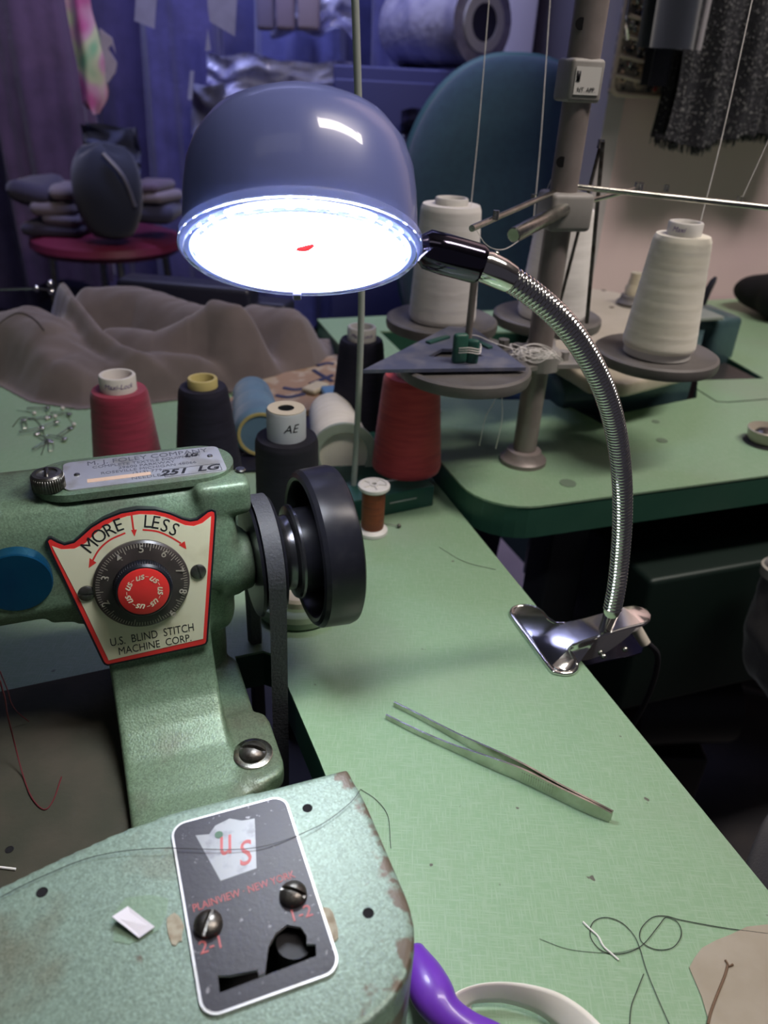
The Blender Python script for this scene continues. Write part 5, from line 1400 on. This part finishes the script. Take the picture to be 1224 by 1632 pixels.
# multicoloured scarf (tie-like cloth)
def scarf():
    m = bpy.data.materials.new('multicolour_print'); m.use_nodes = True; nt = m.node_tree; N = nt.nodes; L = nt.links; bs = N['Principled BSDF']; bs.inputs['Roughness'].default_value = .7
    tc = N.new('ShaderNodeTexCoord'); mp = N.new('ShaderNodeMapping'); mp.inputs['Scale'].default_value = (9, 1, 5); L.new(tc.outputs['Object'], mp.inputs[0])
    n = N.new('ShaderNodeTexNoise'); n.inputs['Scale'].default_value = 1.3; n.inputs['Detail'].default_value = 1.5; L.new(mp.outputs[0], n.inputs[0])
    r = N.new('ShaderNodeValToRGB'); L.new(n.outputs[0], r.inputs[0]); r.color_ramp.interpolation = 'EASE'
    cols = [(.30, (.08, .30, .36)), (.40, (.16, .45, .22)), (.46, (.55, .60, .35)), (.52, (.60, .32, .42)), (.58, (.55, .12, .30)), (.66, (.10, .28, .42)), (.75, (.5, .42, .3))]
    el = r.color_ramp.elements; el[0].position = cols[0][0]; el[0].color = (*cols[0][1], 1); el[1].position = cols[-1][0]; el[1].color = (*cols[-1][1], 1)
    for ps_, c_ in cols[1:-1]:
        e = el.new(ps_); e.color = (*c_, 1)
    L.new(r.outputs[0], bs.inputs['Base Color']); return m
y = 2.2
lft = smooth_path([PY(u, v, y) for (u, v) in ((98, -40), (104, 10), (112, 60), (122, 110), (128, 150), (133, 168), (152, 182))], 40)
rgt = smooth_path([PY(u, v, y) for (u, v) in ((138, -40), (142, 10), (152, 50), (163, 90), (166, 125), (168, 155), (155, 182))], 40)
c = lft[20]
b = MB()
for off_ in (0, .012):
    b.grid(lambda s, t_: lft[int(round(t_ * 39))].lerp(rgt[int(round(t_ * 39))], s) - c + V((0, off_ + .010 * sin(s * 6 + t_ * 3) - .01 * sin(pi * s), 0)), 14, 40)
t = thing('patterned_scarf', c, 'narrow multicoloured printed scarf hanging at the top left', 'scarf'); part('cloth', b, scarf(), t, 0)
flap([(158, 45), (178, 60), (184, 85), (178, 70), (172, 78), (186, 100), (184, 115), (170, 135), (166, 110), (162, 80)], 2.21, (.42, .36, .38), 'crumpled beige paper hanging just right of the multicoloured scarf', 'crumpled_paper', 'paper')
# wrench like hook right of lamp
P = [PY(u, v, 2.2) for (u, v) in ((622, 215), (624, 165), (628, 155), (622, 148), (616, 152))]
solo('hanging_spanner', MB().path(smooth_path(P, 20), .006, 10), pmat('blue_steel', (.22, .24, .36), .4, .5), P[0], 'open-ended metal hook standing up right of the lamp head', 'hook')
crumple(640, 175, 680, 230, 2.1, 41, 'bundled black plastic bag between lamp head and teal chair', pmat('black_film', (.02, .02, .05), .15, coat=.5, bump=.5, bscale=30), 'plastic_bag', .03, 'bag')

# ================================================================ RED STOOL WITH CLOTHES
q = PY(172, 378, 2.2)
sx_ = thing('round_stool', (q.x, q.y, -.75), 'round red padded stool at the back left, piled with folded clothes', 'stool')
hs_ = q.z + .75
part('seat', MB().lathe([(0, hs_ - .03), (.19, hs_ - .03), (.205, hs_ - .015), (.20, hs_ + .002), (.17, hs_ + .012), (0, hs_ + .016)], 48), pmat('red_vinyl', (.15, .020, .045), .4), sx_)
for k in range(4):
    a = 2 * pi * k / 4 + .5
    part('leg', MB().cyl((.15 * cos(a), .15 * sin(a), hs_ - .03), (.19 * cos(a), .19 * sin(a), 0), .011, .011, 12), STEEL, sx_)
part('foot_ring', MB().path([V((.168 * cos(2 * pi * k / 32), .168 * sin(2 * pi * k / 32), .28)) for k in range(33)], .007, 8), STEEL, sx_)
def folded(px, py, wpx, hpx, col, label, y=2.16, rz=0):
    p = PY(px, py, y); w_ = wpx / 1226 * y; h_ = hpx / 1226 * y
    random.seed(int(px)); b = MB().box((0, 0, 0), (w_, .14, h_), rz=rz, bev=h_ * .45)
    b.v = [v_ + V((0, 0, .25 * h_ * noise.noise(v_ * 14 + V((px, 0, 0))))) for v_ in b.v]
    t = thing('folded_garment', p, label, 'clothing', 0, 'folded clothes on the red stool'); part('cloth', b, pmat('f_%d' % px, col, .85, sheen=.3), t, 0)
zs = q.z + .018
folded(95, 360, 90, 18, (.035, .03, .06), 'dark folded garment, lowest at the left on the red stool')
folded(110, 345, 55, 16, (.13, .11, .14), 'grey folded garment in the left pile on the red stool')
folded(92, 329, 66, 18, (.15, .125, .14), 'pale grey-brown folded garment on the left pile of the stool', rz=.2)
folded(100, 304, 40, 22, (.16, .13, .14), 'small pinkish-grey folded cloth topping the left pile on the stool', rz=.4)
folded(60, 306, 70, 40, (.03, .025, .05), 'dark bundle at the far left of the red stool')
folded(250, 335, 66, 26, (.04, .04, .085), 'dark blue folded garment in the right pile on the red stool')
folded(246, 312, 60, 16, (.20, .165, .19), 'pale folded garment in the right pile on the red stool', rz=-.2)
folded(240, 296, 50, 14, (.10, .07, .11), 'purple-grey folded garment on top of the right pile on the stool', rz=-.1)
p = PY(172, 310, 2.05)
b = MB().grid(lambda s, t_: V((.088 * cos(2 * pi * s) * sin(pi * min(1 - 1e-7, max(1e-7, t_))) ** .26 * (.86 + .22 * t_), .06 * sin(2 * pi * s) * sin(pi * min(1 - 1e-7, max(1e-7, t_))) ** .3, (.5 - t_) * -.22 + .01 * sin(6 * pi * s) * t_)), 40, 24, wrap=True)
t = thing('cloth_bag', p, 'dark slate-blue rounded bag hanging over the front of red stool', 'bag'); part('bag_body', b, pmat('slate_bag', (.013, .017, .036), .8, sheen=.3), t, 0)
part('zip', MB().path(smooth_path([V((.02, -.055, .10)), V((.06, -.05, .05)), V((.075, -.03, -.02))], 14), .005, 8), pmat('zip_grey', (.25, .25, .30), .4, .5), t)
crumple(132, 196, 226, 300, 2.10, 44, 'dark blue jacket bundled on top of the bag on the stool', pmat('dusk_jacket', (.028, .034, .08), .85, sheen=.3), 'bundled_jacket', .03, 'clothing')

# ================================================================ UNDER THE TABLES
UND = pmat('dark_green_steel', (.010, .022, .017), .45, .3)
PINK = pmat('pinkish_paper', (.80, .62, .56), .7, 0, (.72, .55, .50), 12)
p = UW(.95, .85)
t = thing('machine_stand_drawer', (p.x, p.y, -.35), 'dark green steel drawer box hanging under the rear table', 'drawer', radians(20))
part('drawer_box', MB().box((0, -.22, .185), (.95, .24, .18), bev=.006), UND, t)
part('handle', MB().cyl((-.06, -.345, .19), (.06, -.345, .19), .005, .005, 10), STEEL_D, t)
p = UW(.62, .70)
t = thing('stand_beam', (p.x, p.y, -.75), 'dark green steel leg frame under the rear table', 'stand')
a_ = PZ(835, 905, -.25); b2 = PZ(905, 985, -.25)
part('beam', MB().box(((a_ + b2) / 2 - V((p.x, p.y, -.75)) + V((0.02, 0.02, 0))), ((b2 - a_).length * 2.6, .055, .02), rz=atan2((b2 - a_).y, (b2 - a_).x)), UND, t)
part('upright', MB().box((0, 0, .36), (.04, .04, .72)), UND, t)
a_, b2, c2, d2 = [PZ(u, v, -.60) for (u, v) in ((800, 850), (845, 930), (905, 1000), (800, 930))]
def floor_paper(pts, z, label):
    P = [PZ(u, v, z) for (u, v) in pts]; c = P[0]
    solo('paper_sheet', MB().prism([(q.x, q.y) for q in P], -.75, z), PINK, (c.x, c.y, -.75), label, 'paper stack')
floor_paper(((798, 857), (848, 912), (832, 940), (782, 930)), -.22, 'pinkish paper stack seen below between the two tables, nearer the rear table corner')
floor_paper(((855, 935), (885, 965), (880, 1010), (862, 985)), -.22, 'narrow pinkish paper stack seen below, just behind the clamp')
floor_paper(((895, 850), (975, 925), (972, 935), (888, 860)), -.24, 'thin strip of pinkish paper stack seen left of the gooseneck')
# motor under near table
p = PZ(1090, 1100, -.42)
t = thing('sewing_motor', (p.x, p.y, -.55), 'black electric sewing motor in the dark below the rear table', 'motor')
part('housing', MB().path([V((-.09, 0, .1)), V((-.085, 0, .1)), V((.07, .02, .1)), V((.08, .02, .1))], [.05, .065, .065, .05], 32), pmat('black_motor', (.012, .012, .014), .35, .2), t)
part('base', MB().box((0, 0, -.02), (.10, .08, .10), bev=.005), pmat('black_motor_b', (.012, .012, .014), .4), t)
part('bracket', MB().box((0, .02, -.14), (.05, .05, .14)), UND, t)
random.seed(4)
for i, (pts, lab) in enumerate((
    ([(985, 870, -.10), (1010, 930, -.2), (1060, 1010, -.32), (1120, 1075, -.45), (1224, 1110, -.6)], 'dark cable running diagonally below the rear table behind the gooseneck'),
    ([(1050, 880, -.15), (1080, 960, -.25), (1085, 1050, -.4), (1070, 1150, -.6)], 'dark cable dropping straight down in the gap right of the clamp'),
    ([(1115, 940, -.2), (1130, 990, -.3), (1118, 1050, -.4), (1140, 1120, -.6)], 'dark bent cable near the grey cloth in the gap'))):
    P = [PZ(*q) for q in pts]; solo('power_cable', MB().path(smooth_path(P, 40), .006, 10), pmat('cable_%d' % i, (.03, .03, .034), .5), P[0], lab, 'cable')
# grey garments at the right margin
GREYC = pmat('charcoal_wool', (.050, .048, .050), .9, 0, (.040, .038, .040), 40, sheen=.3, bump=.4, bscale=500)
def limb(pts, rads, m, name, label, cat, cuff=None):
    P = smooth_path([PZ(*q) for q in pts], 40); rr = [r.x for r in smooth_path([V((r, 0, 0)) for r in rads], 40)]
    b = MB().path(P, rr, 40, flat=.8)
    b.v = [v_ + V((1, .5, 1)) * .004 * noise.noise(v_ * 45) for v_ in b.v]
    t = thing(name, P[0], label, cat); b.v = [v_ - P[0] for v_ in b.v]; o = part('cloth', b, m, t, 0)
    if cuff:
        c = MB().path([P[0] - P[0] + V((0, 0, 0)), (P[3] - P[0])], [rr[0] * 1.04, rr[3] * 1.03], 32, flat=.85); part('cuff', c, cuff, t)
limb([(1262, 905, -.05), (1255, 950, -.08), (1245, 1010, -.12), (1258, 1070, -.16), (1330, 1110, -.2)], [.030, .034, .040, .042, .045], GREYC, 'grey_sleeve', 'grey woollen sleeve with pale cuff hanging at the right margin below the rear table', 'clothing', cuff=pmat('pale_cuff', (.38, .36, .32), .8))
limb([(1420, 1240, -.16), (1350, 1360, -.16), (1320, 1470, -.16), (1330, 1560, -.16)], [.05, .058, .06, .06], pmat('charcoal_denim', (.030, .030, .036), .9, bump=.4, bscale=600, sheen=.2), 'dark_trouser_leg', 'dark grey cloth leg at right margin beside the near table edge', 'clothing')
# ceiling lamp housing, plus unseen ones added for the fill lights
for (x, y) in ((.85, .42), (-.55, 2.0), (-.55, -.35)):
    t = thing('ceiling_or_fill_fixture', (x, y, 1.80), 'long ceiling light fixture above ' + {.42: 'the rear table', 2.0: 'the clothes rail, added for a bluish fill', -.35: 'the camera side, added for a weak fill'}[y], 'ceiling light')
    part('housing', MB().box((0, 0, .018), (1.25, .38, .02), bev=.004), CEIL_M, t)
